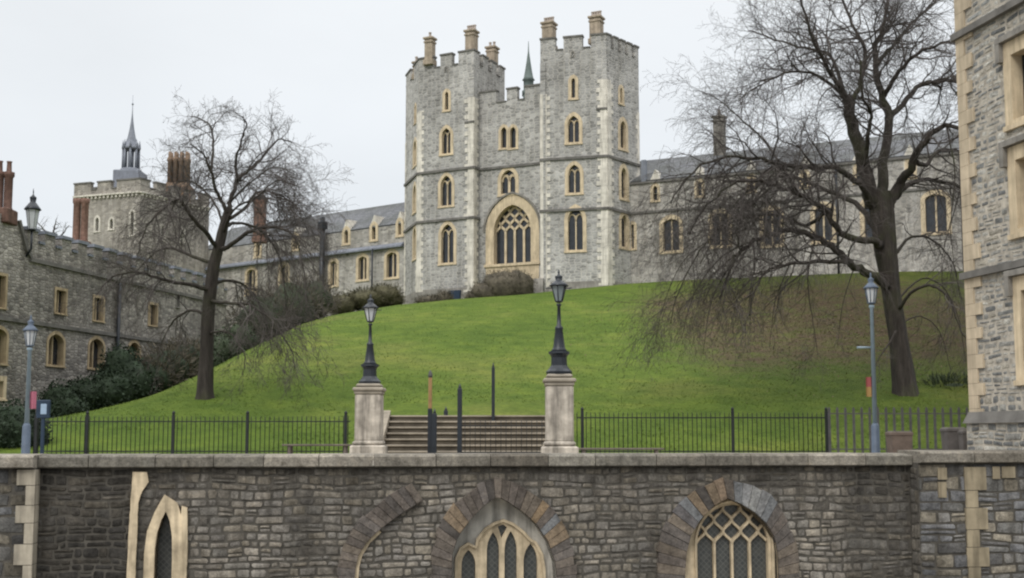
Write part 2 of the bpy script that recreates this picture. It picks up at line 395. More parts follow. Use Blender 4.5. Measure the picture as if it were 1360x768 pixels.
# ------------------------------------------------------------------ facades
class Fac:
    """a vertical wall plane; p0 is its left end seen from in front"""
    def __init__(s, p0, p1, seed=0):
        s.p0 = Vector((p0[0], p0[1], 0)); e_ = Vector((p1[0], p1[1], 0))-s.p0
        s.len = e_.length; s.d = e_.normalized(); s.n = Vector((s.d.y, -s.d.x, 0)); s.seed = seed
    def P(s, u, v, o=0): return s.p0+s.d*u+s.n*o+Vector((0, 0, v))
    def hit(s, px, py, o=0):
        r = ray(px, py); c = Vector((0, 0, CZ)); q = s.p0+s.n*o
        t = (q-c).dot(s.n)/r.dot(s.n); h = c+r*t
        return (h-s.p0).dot(s.d), h.z
    def pxbox(s, l, r_, t, b, o=0):
        my, mx_ = (t+b)/2, (l+r_)/2
        return s.hit(l, my, o)[0], s.hit(r_, my, o)[0], s.hit(mx_, b, o)[1], s.hit(mx_, t, o)[1]
    def box(s, g, u0, u1, v0, v1, o0, o1, c=None):
        P = s.P
        g.hexa([P(u0,v0,o1),P(u1,v0,o1),P(u1,v0,o0),P(u0,v0,o0),P(u0,v1,o1),P(u1,v1,o1),P(u1,v1,o0),P(u0,v1,o0)], c)

def arch_pts(kind, a, v0, vs, ha, n=7):
    """outline centred on u=0, counter-clockwise from the bottom left"""
    if kind == 'rect': return [(-a, v0), (a, v0), (a, vs+ha), (-a, vs+ha)]
    pts = [(-a, v0), (a, v0)]
    right = []
    for i in range(n+1):
        t = i/n
        if kind == 'pointed':
            c = (a*a-ha*ha)/(2*a); r = a-c; A = math.atan2(ha, -c); x = c+r*math.cos(A*t); y = r*math.sin(A*t)
        else:
            x = a*math.cos(t*math.pi/2); q = x/a; y = ha*(.86*math.sqrt(max(0, 1-q*q))+.14*(1-q))
        right.append((x, vs+y))
    right[-1] = (0, vs+ha)
    return pts+right+[(-x, y) for x, y in reversed(right[:-1])]

def plate(g, F, outer, holes, o1, o0, uvoff=0, back=False, c=None):
    """flat plate with holes, front at offset o1, edges running back to o0"""
    loops = [outer]+list(holes); us = sorted({round(p[0], 5) for lp in loops for p in lp}); ed = []
    for lp in loops:
        for a, b in zip(lp, lp[1:]+lp[:1]):
            if abs(a[0]-b[0]) > 1e-5: ed.append((a, b) if a[0] < b[0] else (b, a))
    for ua, ub in zip(us, us[1:]):
        if ub-ua < 2e-4: continue
        um = (ua+ub)/2; cr = []
        for a, b in ed:
            if a[0] < um < b[0]:
                f = lambda u: a[1]+(b[1]-a[1])*(u-a[0])/(b[0]-a[0])
                cr.append((f(um), f(ua), f(ub)))
        cr.sort()
        for lo, hi in zip(cr[::2], cr[1::2]):
            q = [(ua, lo[1]), (ub, lo[2]), (ub, hi[2]), (ua, hi[1])]
            g.face([F.P(u, v, o1) for u, v in q], [(u+uvoff, v) for u, v in q], c)
            if back: g.face([F.P(u, v, o0) for u, v in reversed(q)], [(u+uvoff, v) for u, v in reversed(q)], c)
    for lp in [outer]+holes:
        for i in range(len(lp)):
            a, b = lp[i], lp[(i+1) % len(lp)]
            g.face([F.P(*a, o1), F.P(*b, o1), F.P(*b, o0), F.P(*a, o0)], [(a[0]+uvoff, a[1]), (b[0]+uvoff, b[1]), (b[0]+uvoff+.2, b[1]), (a[0]+uvoff+.2, a[1])], c)

def strip(g, F, pts, w, o0, o1):
    """a bar of width w following pts on the facade"""
    m = len(pts); Lf = []; Rt = []
    for i in range(m):
        a = Vector(pts[max(0, i-1)]); b = Vector(pts[min(m-1, i+1)]); d = (b-a)
        if d.length < 1e-9: d = Vector((0, 1))
        d.normalize(); q = Vector((-d.y, d.x))*w/2; p = Vector(pts[i])
        Lf.append(p+q); Rt.append(p-q)
    for i in range(m-1):
        g.hexa([F.P(*Rt[i], o0), F.P(*Rt[i+1], o0), F.P(*Lf[i+1], o0), F.P(*Lf[i], o0), F.P(*Rt[i], o1), F.P(*Rt[i+1], o1), F.P(*Lf[i+1], o1), F.P(*Lf[i], o1)])

def inside(p, poly):
    x, y = p; r = False; j = len(poly)-1
    for i in range(len(poly)):
        xi, yi = poly[i]; xj, yj = poly[j]
        if (yi > y) != (yj > y) and x < (xj-xi)*(y-yi)/(yj-yi)+xi: r = not r
        j = i
    return r

def tracery(kind, a, v0, vs, ha, outl):
    """polylines of mullions and bars inside an arch of half width a"""
    out = []
    def arc(x0, x1, h, y0=None, n=6):   # pointed half arch from x0 at spring rising to x1
        y0 = vs if y0 is None else y0
        return [(x0+(x1-x0)*(1-math.cos(t/n*math.pi/2)), y0+h*math.sin(t/n*math.pi/2)) for t in range(n+1)]
    if kind == 'two':
        out.append([(0, v0), (0, vs)])
        h = ha*.62; b = -ha*.12
        for s in (-1, 1):
            out.append(arc(s*a, s*a*.5, h, vs+b)); out.append(arc(0, s*a*.5, h, vs+b))
        out.append([(0, vs+ha*.2), (0, vs+ha*.38)])
    elif kind == 'twolight':
        out.append([(0, v0), (0, vs+ha)])
    elif kind == 'three':
        for x in (-a/3, a/3): out.append([(x, v0), (x, vs+ha*.8)])
    elif kind == 'net':
        n = 4; w = 2*a/n
        for i in range(1, n): out.append([(-a+i*w, v0), (-a+i*w, vs)])
        hh = w*1.25
        for row in range(6):               # rows of ogee loops, clipped to the arch
            y0 = vs+row*hh*.5
            sh = 0 if row % 2 == 0 else w/2
            for i in range(-1, n+2):
                x = -a+i*w+sh
                for s in (-1, 1):
                    pl = [(x+s*w/2*(3*t*t-2*t*t*t), y0+hh*.5*t) for t in [q/6 for q in range(7)]]
                    seg = []
                    for p in pl:
                        if inside(p, outl): seg.append(p)
                        else:
                            if len(seg) > 1: out.append(seg)
                            seg = []
                    if len(seg) > 1: out.append(seg)
    elif kind == 'intersect':
        n = 4; w = 2*a/n; r = ((a*a-ha*ha)/(2*a)); rad = a-r
        for i in range(1, n):
            x = -a+i*w; out.append([(x, v0), (x, vs)])
            for s in (-1, 1):
                cx = x+s*rad; seg = []
                for q in range(0, 22):
                    A = q/21*math.pi/2; p = (cx-s*rad*math.cos(A), vs+rad*math.sin(A))
                    if inside(p, outl): seg.append(p)
                    else: break
                if len(seg) > 1: out.append(seg)
    return out

HOLES = {}
def window(root, F, box, kind='pointed', tr='two', s=.3, hr=None, depth=.35, mw=.1, mat='cream', sill=True, px=True):
    """box = glass extent in photo pixels; registers the wall hole and builds surround, pane and bars"""
    u0, u1, v0, v1 = F.pxbox(*box) if px else box
    uc, a = (u0+u1)/2, (u1-u0)/2
    h = v1-v0
    if hr is None: hr = 1.5 if kind == 'pointed' else .8
    ha = min(a*hr, h*.5); vs = v1-ha
    inner = arch_pts(kind, a, v0, vs, ha); outer = arch_pts(kind, a+s, v0-(s*.7 if sill else 0), vs, ha+s*1.15); mid = arch_pts(kind, a+s*.5, v0-s*.3, vs, ha+s*.55)
    sh = lambda lp: [(x+uc, y) for x, y in lp]
    HOLES.setdefault(id(F), []).append(sh(mid))
    g = G(); inn, ou = sh(inner), sh(outer); m = len(inn)
    for i in range(m):
        j = (i+1) % m
        g.face([F.P(*ou[i], .035), F.P(*ou[j], .035), F.P(*inn[j], .035), F.P(*inn[i], .035)])
        g.face([F.P(*ou[j], .035), F.P(*ou[i], .035), F.P(*ou[i], -.06), F.P(*ou[j], -.06)])
        g.face([F.P(*inn[i], .035), F.P(*inn[j], .035), F.P(*inn[j], -depth), F.P(*inn[i], -depth)])
    if sill: F.box(g, uc-a-s*1.1, uc+a+s*1.1, v0-s*.75, v0-s*.35, -.02, .09)
    w = part('window', g, M[mat], root)
    g = G(); g.face([F.P(x, y, -depth+.03) for x, y in inn]); part('pane', g, M['glass'], w)
    if tr:
        g = G()
        for pl in tracery(tr, a, v0, vs, ha, inner): strip(g, F, [(x+uc, y) for x, y in pl], mw, -depth+.02, -depth+.16)
        part('mullion', g, M[mat], w)
    return w

def wallface(g, F, u0, u1, v0, v1, thick=.5):
    plate(g, F, [(u0, v0), (u1, v0), (u1, v1), (u0, v1)], HOLES.get(id(F), []), 0, -thick, F.seed)

def parapet(g, gc, F, u0, u1, v0, vm, vt, merl, k=0, th=.45):
    """wall above roof level, then merlons (list of u ranges) with dark weathered caps"""
    e_ = .004*k
    plate(g, F, [(u0, v0), (u1, v0), (u1, vm+e_), (u0, vm+e_)], [], .0, -th, F.seed, True)
    ms = sorted(merl)
    edges = [u0]+[x for ab in ms for x in ab]+[u1]
    for a, b in ms:
        plate(g, F, [(a, vm+e_), (b, vm+e_), (b, vt+e_), (a, vt+e_)], [], .0, -th, F.seed, True)
        F.box(gc, a-.06, b+.06, vt+e_+.002, vt+e_+.16, -th-.06, .08)
    gaps = []; c = u0
    for a, b in ms:
        if a-c > .1: gaps.append((c, a))
        c = b
    if u1-c > .1: gaps.append((c, u1))
    for a, b in gaps: F.box(gc, a+.062, b-.062, vm+e_+.002, vm+e_+.12, -th-.05, .07)

def auto_merl(u0, u1, n, frac=.58, ends=True):
    out = []
    if ends:
        step = (u1-u0)/(n-1+frac); 
        for i in range(n): out.append((u0+i*step, u0+i*step+step*frac))
    else:
        step = (u1-u0)/n
        for i in range(n): out.append((u0+(i+.5-frac/2)*step, u0+(i+.5+frac/2)*step))
    return out

def quoins(g, Fa, ua, sa, Fb, ub, sb, z0, z1, rng, wl=.75, ws=.42, hh=.42, o=.03, taper=0):
    """alternating dressed blocks on a corner; sa/sb = direction of growth along each facade"""
    z = z0; k = 0
    while z < z1-.1:
        h = min(hh*rng.uniform(.85, 1.15), z1-z)
        la, lb = (wl, ws) if k % 2 else (ws, wl)
        la *= rng.uniform(.9, 1.1)
        if Fa: Fa.box(g, min(ua, ua+sa*la), max(ua, ua+sa*la), z+.004, z+h-.004, -.05, o)
        if Fb: Fb.box(g, min(ub, ub+sb*lb), max(ub, ub+sb*lb), z+.004, z+h-.004, -.05, o+.002)
        z += h; k += 1

def chimney(root, base, w, d, h, pots, mat='buff', rot=0, capm=None, poth=.5):
    g = G(); b = Vector(base)
    g.bevbox(-w/2, w/2, -d/2, d/2, 0, h, .03)
    g.bevbox(-w/2-.07, w/2+.07, -d/2-.07, d/2+.07, h-.45, h-.27, .03)
    g.bevbox(-w/2-.12, w/2+.12, -d/2-.12, d/2+.12, h-.1, h+.1, .03)
    g.bevbox(-w/2-.1, w/2+.1, -d/2-.1, d/2+.1, -.2, .3, .03)
    mt = Matrix.Rotation(rot, 4, 'Z')
    g.v = [mt @ v+b for v in g.v]
    c = part('chimney', g, M[mat], root)
    for i in range(pots):
        x = (i-(pots-1)/2)*w/max(pots, 1)*.95
        g = G(); g.lathe(b+mt @ Vector((x, 0, h+.1)), [(.15, 0), (.16, poth*.2), (.12, poth*.3), (.115, poth*.8), (.15, poth*.88), (.14, poth)], 10)
        part('chimney_pot', g, M['pot'], c)
    return c

rng = random.Random(7)

# ------------------------------------------------------------------ terrain
def interp(x, tab):
    if x <= tab[0][0]: return tab[0][1]
    for (a, b), (c, d) in zip(tab, tab[1:]):
        if x <= c:
            return b+(d-b)*(x-a)/(c-a)
    return tab[-1][1]
CREST = [(-200, 575), (0, 562), (60, 558), (130, 546), (210, 526), (300, 480), (400, 431), (440, 419), (530, 405), (600, 398), (709, 390), (835, 376), (900, 372), (1050, 366), (1275, 358), (1500, 352)]
CREST = [((p-680)/FPX, (HZ-y)/FPX) for p, y in CREST]
def smin(a, b, k=.5):
    h = max(k-abs(a-b), 0)/k; return min(a, b)-h*h*k*.25
def terrain(X, Y):
    slope = .218+.037*min(1, max(0, (X-6)/20))
    lin = .05+slope*max(0, Y-38.6) if Y > 38.6 else .05
    cap = .6+interp(X/max(Y, 5), CREST)*Y
    z = smin(lin, max(cap, .1), .7)
    z += .10*noise.noise(Vector((X*.12, Y*.12, 0)))*min(1, max(0, (Y-40)/8))
    return z
def build_hill():
    g = G(); xs = [-75+i*1.0 for i in range(166)]; ys = [38.4+i*.9 for i in range(30)]+[65.4+1.6*i for i in range(60)]
    vs = [(x, y, terrain(x, y)) for y in ys for x in xs]; w = len(xs)
    fs = [(j*w+i, j*w+i+1, (j+1)*w+i+1, (j+1)*w+i) for j in range(len(ys)-1) for i in range(w-1)]
    g.idx(vs, fs, None, True)
    single('lawn', g, M['grass'], 'sloping green lawn of the castle mound rising to the gatehouse', None, kind='structure')
build_hill()
g = G(); g.face([(-1500, -200, -4.2), (1500, -200, -4.2), (1500, 2500, -4.2), (-1500, 2500, -4.2)])
single('ground', g, M['earth'], 'lower ground in front of the retaining wall', None, kind='structure')

# ------------------------------------------------------------------ front wall
FW = Fac(pt(0, 560, 24.0), pt(1360, 560, 26.5), 0)
def wp(px, py, o=0): return FW.hit(px, py, o)
CT = .24                                           # coping top
ULB = wp(50, 690)[0]; URB = wp(1210, 690)[0]
ground_front = -4.2
wall = thing('retaining_wall', 'weathered grey stone retaining wall with blocked arches and gothic windows along its face', 'wall', (0, 25, ground_front))

def blocks(g, F, u0, u1, v0, v1, holes, pal, hm, wm, gap=.022, o=0.0, proud=.03, split=.25, wave=.07):
    v = v1
    while v > v0:
        h = rng.uniform(*hm)
        if v-h < v0+hm[0]*.6: h = v-v0
        u = u0-rng.uniform(0, .2)
        while u < u1:
            w = rng.uniform(*wm)
            if rng.random() < .18: w *= 1.5
            a, b = max(u, u0), min(u+w, u1); u += w
            if b-a < .07: continue
            cells = [(v-h, v)]
            if rng.random() < split and h > .16:
                q = rng.uniform(.35, .65); cells = [(v-h, v-h*q), (v-h*q, v)]
            for c0, c1 in cells:
                if any(inside(p, hl) for hl in holes for p in ((a, c0), (b, c0), (a, c1), (b, c1), ((a+b)/2, c0), ((a+b)/2, c1), ((a+b)/2, (c0+c1)/2))): continue
                base = rng.choice(pal); k_ = rng.uniform(.82, 1.18); colr = tuple(x*k_ for x in base)
                gp = gap*rng.uniform(.5, 1.3)
                j = lambda: rng.uniform(-.012, .012)
                x0, x1, y0, y1 = a+gp/2, b-gp/2, c0+gp/2, c1-gp/2
                ch = min(.028, (x1-x0)*.2, (y1-y0)*.25)*rng.uniform(.4, 1)
                ring = [(x0+ch, y0), (x1-ch, y0), (x1, y0+ch), (x1, y1-ch), (x1-ch, y1), (x0+ch, y1), (x0, y1-ch), (x0, y0+ch)]
                wv = lambda x, y: wave*noise.noise(Vector((x*.9, y*1.6, F.seed)))+wave*.4*noise.noise(Vector((x*3, y*3, F.seed)))
                ring = [(x+j(), y+j()*.7+wv(x, y)) for x, y in ring]
                cx, cy = (x0+x1)/2, (y0+y1)/2; cy += wv(cx, cy)
                ins = [(x+(cx-x)*min(.5, .018/max(.03, abs(cx-x))) if abs(cx-x) > .02 else x, y+(cy-y)*min(.5, .018/max(.03, abs(cy-y))) if abs(cy-y) > .02 else y) for x, y in ring]
                of = o+proud*rng.uniform(.35, 1)
                vs = [F.P(x, y, o-.03) for x, y in ring]+[F.P(x, y, of-.012) for x, y in ins]+[F.P(cx+j()*2, cy+j(), of)]
                fs = [(i, (i+1) % 8, 8+(i+1) % 8, 8+i) for i in range(8)]+[(8+i, 8+(i+1) % 8, 16) for i in range(8)]
                g.idx(vs, fs, colr)
        v -= h

PAL_W = [(.26, .235, .20), (.305, .275, .235), (.215, .196, .17), (.28, .258, .228), (.335, .30, .25), (.24, .222, .20), (.29, .258, .21), (.255, .238, .212)]
PAL_V = [(.135, .115, .10), (.165, .14, .118), (.115, .102, .092), (.18, .15, .12), (.145, .128, .116)]

# arch outlines from the photograph, in wall coordinates
def wl(pts): return [wp(x, y) for x, y in pts]
A_in = wl([(600, 775), (601, 735), (609, 712), (625, 690), (645, 670), (660, 660), (674, 667), (693, 680), (712, 697), (728, 721), (737, 748), (739, 775)])
A_out = wl([(572, 775), (571, 735), (580, 700), (601, 668), (631, 644), (658, 631), (683, 638), (716, 658), (738, 678), (756, 708), (765, 742), (766, 775)])
B_in = wl([(909, 775), (911, 738), (917, 712), (930, 690), (948, 672), (964, 662), (982, 669), (1001, 681), (1018, 697), (1029, 718), (1032, 742), (1033, 775)])
B_out = wl([(868, 775), (868, 735), (878, 700), (897, 671), (925, 648), (960, 633), (998, 641), (1025, 657), (1042, 682), (1054, 710), (1060, 740), (1061, 775)])
C_in = wl([(471, 775), (473, 752), (477, 737), (488, 719), (503, 705), (518, 693), (540, 678), (562, 665)])
C_out = wl([(446, 775), (448, 750), (453, 731), (467, 700), (483, 682), (502, 668), (522, 653), (546, 640)])
D_in = wl([(204, 790), (206, 730), (209, 708), (215, 690), (221, 679), (226, 692), (229, 712), (229, 740), (229, 790)])
D_out = wl([(190, 790), (192, 735), (196, 705), (206, 680), (219, 657), (236, 668), (246, 700), (248, 740), (247, 790)])
ext = lambda lp, v: [(lp[0][0], v)]+lp+[(lp[-1][0], v)]
VB = -3.4
A_hole, B_hole, D_hole = ext(A_in, VB), ext(B_in, VB), ext(D_in, VB)
A_hole, B_hole, D_hole = A_hole[::-1], B_hole[::-1], D_hole[::-1]
g = G(); plate(g, FW, [(ULB-.4, ground_front), (URB+.4, ground_front), (URB+.4, CT-.257), (ULB-.4, CT-.257)], [A_hole, B_hole, D_hole], -.005, -.75)
part('wall_core', g, M['mortar'], wall)
g = G(); blocks(g, FW, ULB, URB, -3.2, CT-.27, [A_hole, B_hole, D_hole], PAL_W, (.115, .205), (.14, .40), split=.14, gap=.018)
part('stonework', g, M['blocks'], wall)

def voussoirs(inn, out, n, o=.085, pal=PAL_V, odd=None, o0=-.1):
    g = G()
    def resample(lp, n):
        d = [0]
        for a, b in zip(lp, lp[1:]): d.append(d[-1]+math.dist(a, b))
        r = []
        for i in range(n+1):
            t = d[-1]*i/n
            for k_ in range(len(d)-1):
                if t <= d[k_+1]+1e-9:
                    f = (t-d[k_])/max(1e-9, d[k_+1]-d[k_]); r.append((lp[k_][0]+(lp[k_+1][0]-lp[k_][0])*f, lp[k_][1]+(lp[k_+1][1]-lp[k_][1])*f)); break
        return r
    a, b = resample(inn, n), resample(out, n)
    for i in range(n):
        c = rng.choice(pal); k_ = rng.uniform(.8, 1.25); c = tuple(x*k_ for x in c)
        if odd and i in odd: c = odd[i]
        q = [a[i], a[i+1], b[i+1], b[i]]
        # long stones are not all the same length
        f = rng.uniform(.9, 1.02)
        q[2] = (q[1][0]+(q[2][0]-q[1][0])*f, q[1][1]+(q[2][1]-q[1][1])*f); q[3] = (q[0][0]+(q[3][0]-q[0][0])*f, q[0][1]+(q[3][1]-q[0][1])*f)
        m = (sum(p[0] for p in q)/4, sum(p[1] for p in q)/4)
        sq = [(m[0]+(p[0]-m[0])*.965, m[1]+(p[1]-m[1])*.965) for p in q]; s2 = [(m[0]+(p[0]-m[0])*.93, m[1]+(p[1]-m[1])*.93) for p in q]
        oo = o*rng.uniform(.75, 1.1)
        vs = [FW.P(*p, o0) for p in sq]+[FW.P(*p, oo-.012) for p in sq]+[FW.P(*p, oo) for p in s2]
        fs = [(i_, (i_+1) % 4, 4+(i_+1) % 4, 4+i_) for i_ in range(4)]+[(4+i_, 4+(i_+1) % 4, 8+(i_+1) % 4, 8+i_) for i_ in range(4)]+[(8, 9, 10, 11)]
        g.idx(vs, fs, c)
    return g
ochre = (.28, .205, .13); bluish = (.21, .215, .22); tan = (.235, .18, .125)
arch_a = part('arch', voussoirs(A_in, A_out, 30, odd={7: tan, 20: ochre, 22: bluish, 23: tan, 24: tan, 8: tan}), M['vous'], wall)
arch_b = part('arch', voussoirs(B_in, B_out, 27, odd={14: bluish, 15: (.30, .30, .30), 16: (.33, .33, .32), 17: (.25, .25, .25), 18: bluish, 9: tan, 11: tan, 12: (.28, .21, .15), 8: bluish, 7: (.15, .14, .14)}), M['vous'], wall)
arch_c = part('arch', voussoirs(C_in, C_out, 16, o=.13), M['vous'], wall, 'broken half arch left embedded in the wall')
# pale inner edge of the broken arch
g = G(); strip(g, FW, [(u+.02, v) for u, v in C_in[:5]], .09, -.02, .045); part('arch_trim', g, M['cream_old'], wall)
# soffit plaster and the recessed back wall of arch A, with its three stepped lights
g = G()
def soffit(g, lp, d0, d1, inset=.0):
    for a, b in zip(lp, lp[1:]): g.face([FW.P(*a, d0), FW.P(*b, d0), FW.P(*b, d1), FW.P(*a, d1)])
soffit(g, ext(A_in, VB), .02, -.62); 
part('soffit', g, M['plaster'], wall)
g = G(); soffit(g, ext(B_in, VB), .02, -.4); part('soffit', g, M['cream_old'], wall)

def fitpoly(F, pts, o): return [F.hit(x, y, o) for x, y in pts]
DA = -.42
fr = fitpoly(FW, [(605, 790), (606, 742), (612, 728), (622, 722), (632, 727), (634, 716), (645, 702), (657, 695), (668, 691), (681, 696), (694, 706), (703, 716), (711, 721), (719, 736), (722, 755), (723, 790)], DA)
fr = [(fr[0][0], VB)]+fr[1:-1]+[(fr[-1][0], VB)]
def lightp(l, r_, apex, spring, o):
    a, b = FW.hit(l, spring, o), FW.hit(r_, spring, o); t = FW.hit((l+r_)/2, apex, o)
    uc = (a[0]+b[0])/2; w = (b[0]-a[0])/2
    return [(u+uc, v) for u, v in arch_pts('pointed', w, VB+.3, a[1], t[1]-a[1], 5)]
c3 = lambda x: 400+x/3.4; r3 = lambda y: 590+y/3.4
lights = [lightp(c3(724), c3(787), r3(478), r3(545), DA), lightp(c3(838), c3(894), r3(398), r3(480), DA), lightp(c3(918), c3(974), r3(392), r3(480), DA), lightp(c3(1004), c3(1066), r3(448), r3(530), DA)]
tri = fitpoly(FW, [(c3(888), r3(372)), (c3(905), r3(425)), (c3(930), r3(376)), (c3(912), r3(362))], DA)
g = G(); plate(g, FW, fr, lights+[tri], DA, DA-.14, 0, True)
win = part('window', g, M['cream_old'], wall)
g = G(); lp = fr; g.face([FW.P(u, v, DA-.1) for u, v in lp]); part('pane', g, M['leaded'], win)
g = G()
# raised hood moulding following the window head
strip(g, FW, fr[1:-1], .06, DA+.001, DA+.07); strip(g, FW, [fr[0], fr[1]], .06, DA+.001, DA+.07); strip(g, FW, [fr[-2], fr[-1]], .06, DA+.001, DA+.07)
part('hood_mould', g, M['cream_old'], win)
bx0, bx1 = A_in[0][0]-.3, A_in[-1][0]+.3
g = G(); plate(g, FW, [(bx0, VB), (bx1, VB), (bx1, wp(660, 655)[1]+.1), (bx0, wp(660, 655)[1]+.1)], [fr], DA-.02, DA-.2)
part('back_wall', g, M['plaster'], wall)

# arch B window with intersecting tracery
DB = -.2
def arch_window(l, r_, apex, spring, o, ring, kind, mw, name='window'):
    a, b = FW.hit(l, spring, o), FW.hit(r_, spring, o); t = FW.hit((l+r_)/2, apex, o)
    uc, w, vs, ha = (a[0]+b[0])/2, (b[0]-a[0])/2, a[1], t[1]-a[1]
    inner = arch_pts('pointed', w, VB+.3, vs, ha, 10); outer = arch_pts('pointed', w+ring, VB+.1, vs, ha+ring*1.2, 10)
    g = G(); I = [(x+uc, y) for x, y in inner]; O = [(x+uc, y) for x, y in outer]; m = len(I)
    mid = [((p[0]+q[0])/2, (p[1]+q[1])/2) for p, q in zip(I, O)]
    for i in range(m):
        j = (i+1) % m
        g.face([FW.P(*O[i], o+.10), FW.P(*O[j], o+.10), FW.P(*mid[j], o+.06), FW.P(*mid[i], o+.06)])
        g.face([FW.P(*mid[i], o+.06), FW.P(*mid[j], o+.06), FW.P(*mid[j], o), FW.P(*mid[i], o)])
        g.face([FW.P(*mid[i], o), FW.P(*mid[j], o), FW.P(*I[j], o-.06), FW.P(*I[i], o-.06)])
        g.face([FW.P(*I[i], o-.06), FW.P(*I[j], o-.06), FW.P(*I[j], o-.25), FW.P(*I[i], o-.25)])
        g.face([FW.P(*O[j], o+.10), FW.P(*O[i], o+.10), FW.P(*O[i], o-.3), FW.P(*O[j], o-.3)])
    w_ = part(name, g, M['cream_old'], wall)
    g = G(); g.face([FW.P(x, y, o-.2) for x, y in I]); part('pane', g, M['leaded'], w_)
    if kind:
        g = G()
        for q, pl in enumerate(tracery(kind, w, VB+.3, vs, ha, inner)): strip(g, FW, [(x+uc, y) for x, y in pl], mw, o-.21, o-.1+.0015*(q % 9))
        part('mullion', g, M['cream_old'], w_)
    return w_
wb_ = arch_window(927, 1021, 671, 722, DB, .09, 'net', .05)
bo = [FW.hit(927, 722, DB), FW.hit(1021, 722, DB), FW.hit(974, 671, DB)]; bw = (bo[1][0]-bo[0][0])/2; bc = (bo[0][0]+bo[1][0])/2
bl = [(x+bc, y) for x, y in arch_pts('pointed', bw+.085, VB+.1, bo[0][1], bo[2][1]-bo[0][1]+.1, 10)]
g = G(); plate(g, FW, [(bc-bw-.5, VB), (bc+bw+.5, VB), (bc+bw+.5, bo[2][1]+.5), (bc-bw-.5, bo[2][1]+.5)], [bl], DB+.05, DB-.1); part('splay', g, M['cream_old'], wb_)
# lancet D
arch_window(207, 228.5, 680, 716, -.12, .14, None, 0)
g = G(); m = len(D_in)
dd = lambda lp: ext(lp, VB)
I, O = dd(D_in), dd(D_out)
for i in range(len(I)-1):
    g.face([FW.P(*O[i], .06), FW.P(*O[i+1], .06), FW.P(*I[i+1], .06), FW.P(*I[i], .06)][::-1])
    g.face([FW.P(*I[i], .06), FW.P(*I[i+1], .06), FW.P(*I[i+1], -.3), FW.P(*I[i], -.3)])
    g.face([FW.P(*O[i], .06), FW.P(*O[i+1], .06), FW.P(*O[i+1], -.05), FW.P(*O[i], -.05)])
part('lancet_surround', g, M['cream_old'], wall)
# pale pilaster left of the lancet and a scrap of moulding on the right
def rough(lp, amp=.006, step=.1):
    out = []
    for a, b in zip(lp, lp[1:]+lp[:1]):
        n_ = max(1, int(math.dist(a, b)/step))
        for i in range(n_):
            t = i/n_; out.append((a[0]+(b[0]-a[0])*t+rng.uniform(-amp, amp), a[1]+(b[1]-a[1])*t+rng.uniform(-amp, amp)*.5))
    return out
pil = wl([(168, 790), (171, 720), (174, 670), (177, 627), (196, 627), (198, 640), (190, 652), (184, 668), (183, 700), (181, 740), (180, 790)])
g = G(); plate(g, FW, rough(pil[::-1]), [], .065, -.05); part('pilaster', g, M['cream_old'], wall)
scr = wl([(242, 672), (249, 674), (250, 720), (247, 790), (243, 790), (244, 715), (241, 690)])
g = G(); plate(g, FW, rough(scr), [], .068, -.05); part('moulding', g, M['cream_old'], wall)

# projecting ends of the wall
FL = Fac(FW.P(-9.0, 0, .30), FW.P(ULB, 0, .30), 3); FR = Fac(FW.P(URB, 0, .40), FW.P(FW.len+9, 0, .40), 5)
for F, side in ((FL, 'l'), (FR, 'r')):
    g = G(); F.box(g, 0.004, F.len-.004, ground_front, CT-.257+(.06 if side == 'r' else .005), -1.1, -.004)
    part('buttress', g, M['mortar'], wall)
    g = G(); blocks(g, F, 0, F.len, -3.2, CT-.27+(.055 if side == 'r' else 0), [], [(.19, .185, .175), (.24, .23, .215), (.15, .145, .14), (.28, .25, .20), (.20, .20, .205)], (.16, .36), (.22, .6), split=.2)
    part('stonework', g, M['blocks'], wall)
g = G()
r2 = random.Random(3); gL = G()
for F, u, s in ((FL, FL.len, -1), (FR, FR.hit(1293, 690)[0], 1)):
    v = CT-.28; k_ = 0
    while v > -3.2:
        h = r2.uniform(.25, .5); w = .2 if k_ % 2 else .42
        if F is FL: F.box(gL, u-w*.8, u+.012, v-h+.006, v-.006, -.4, .035)
        else:
            F.box(g, u-.17-(.0 if k_ % 2 else .02), u+(.10 if k_ % 2 else .30), v-h+.006, v-.006, -.1, .045)
        v -= h; k_ += 1
for u0, w, v1, h in ((FR.hit(1245, 640)[0], .2, CT-.3, .25), (FR.hit(1245, 640)[0], .18, CT-.6, .33), (FR.hit(1318, 640)[0], .16, CT-.28, .26), (FR.hit(1330, 640)[0], .3, CT-.28, .24)):
    FR.box(g, u0, u0+w, v1-h, v1, -.1, .042)
part('quoins', g, mat_plain('tan quoin stone', (.30, .25, .17), .9, .28, 2.0, streak=.4, bmp=.25), wall)
part('quoins', gL, mat_plain('pale buff quoin stone', (.40, .355, .28), .9, .28, 2.0, streak=.4, bmp=.25), wall)
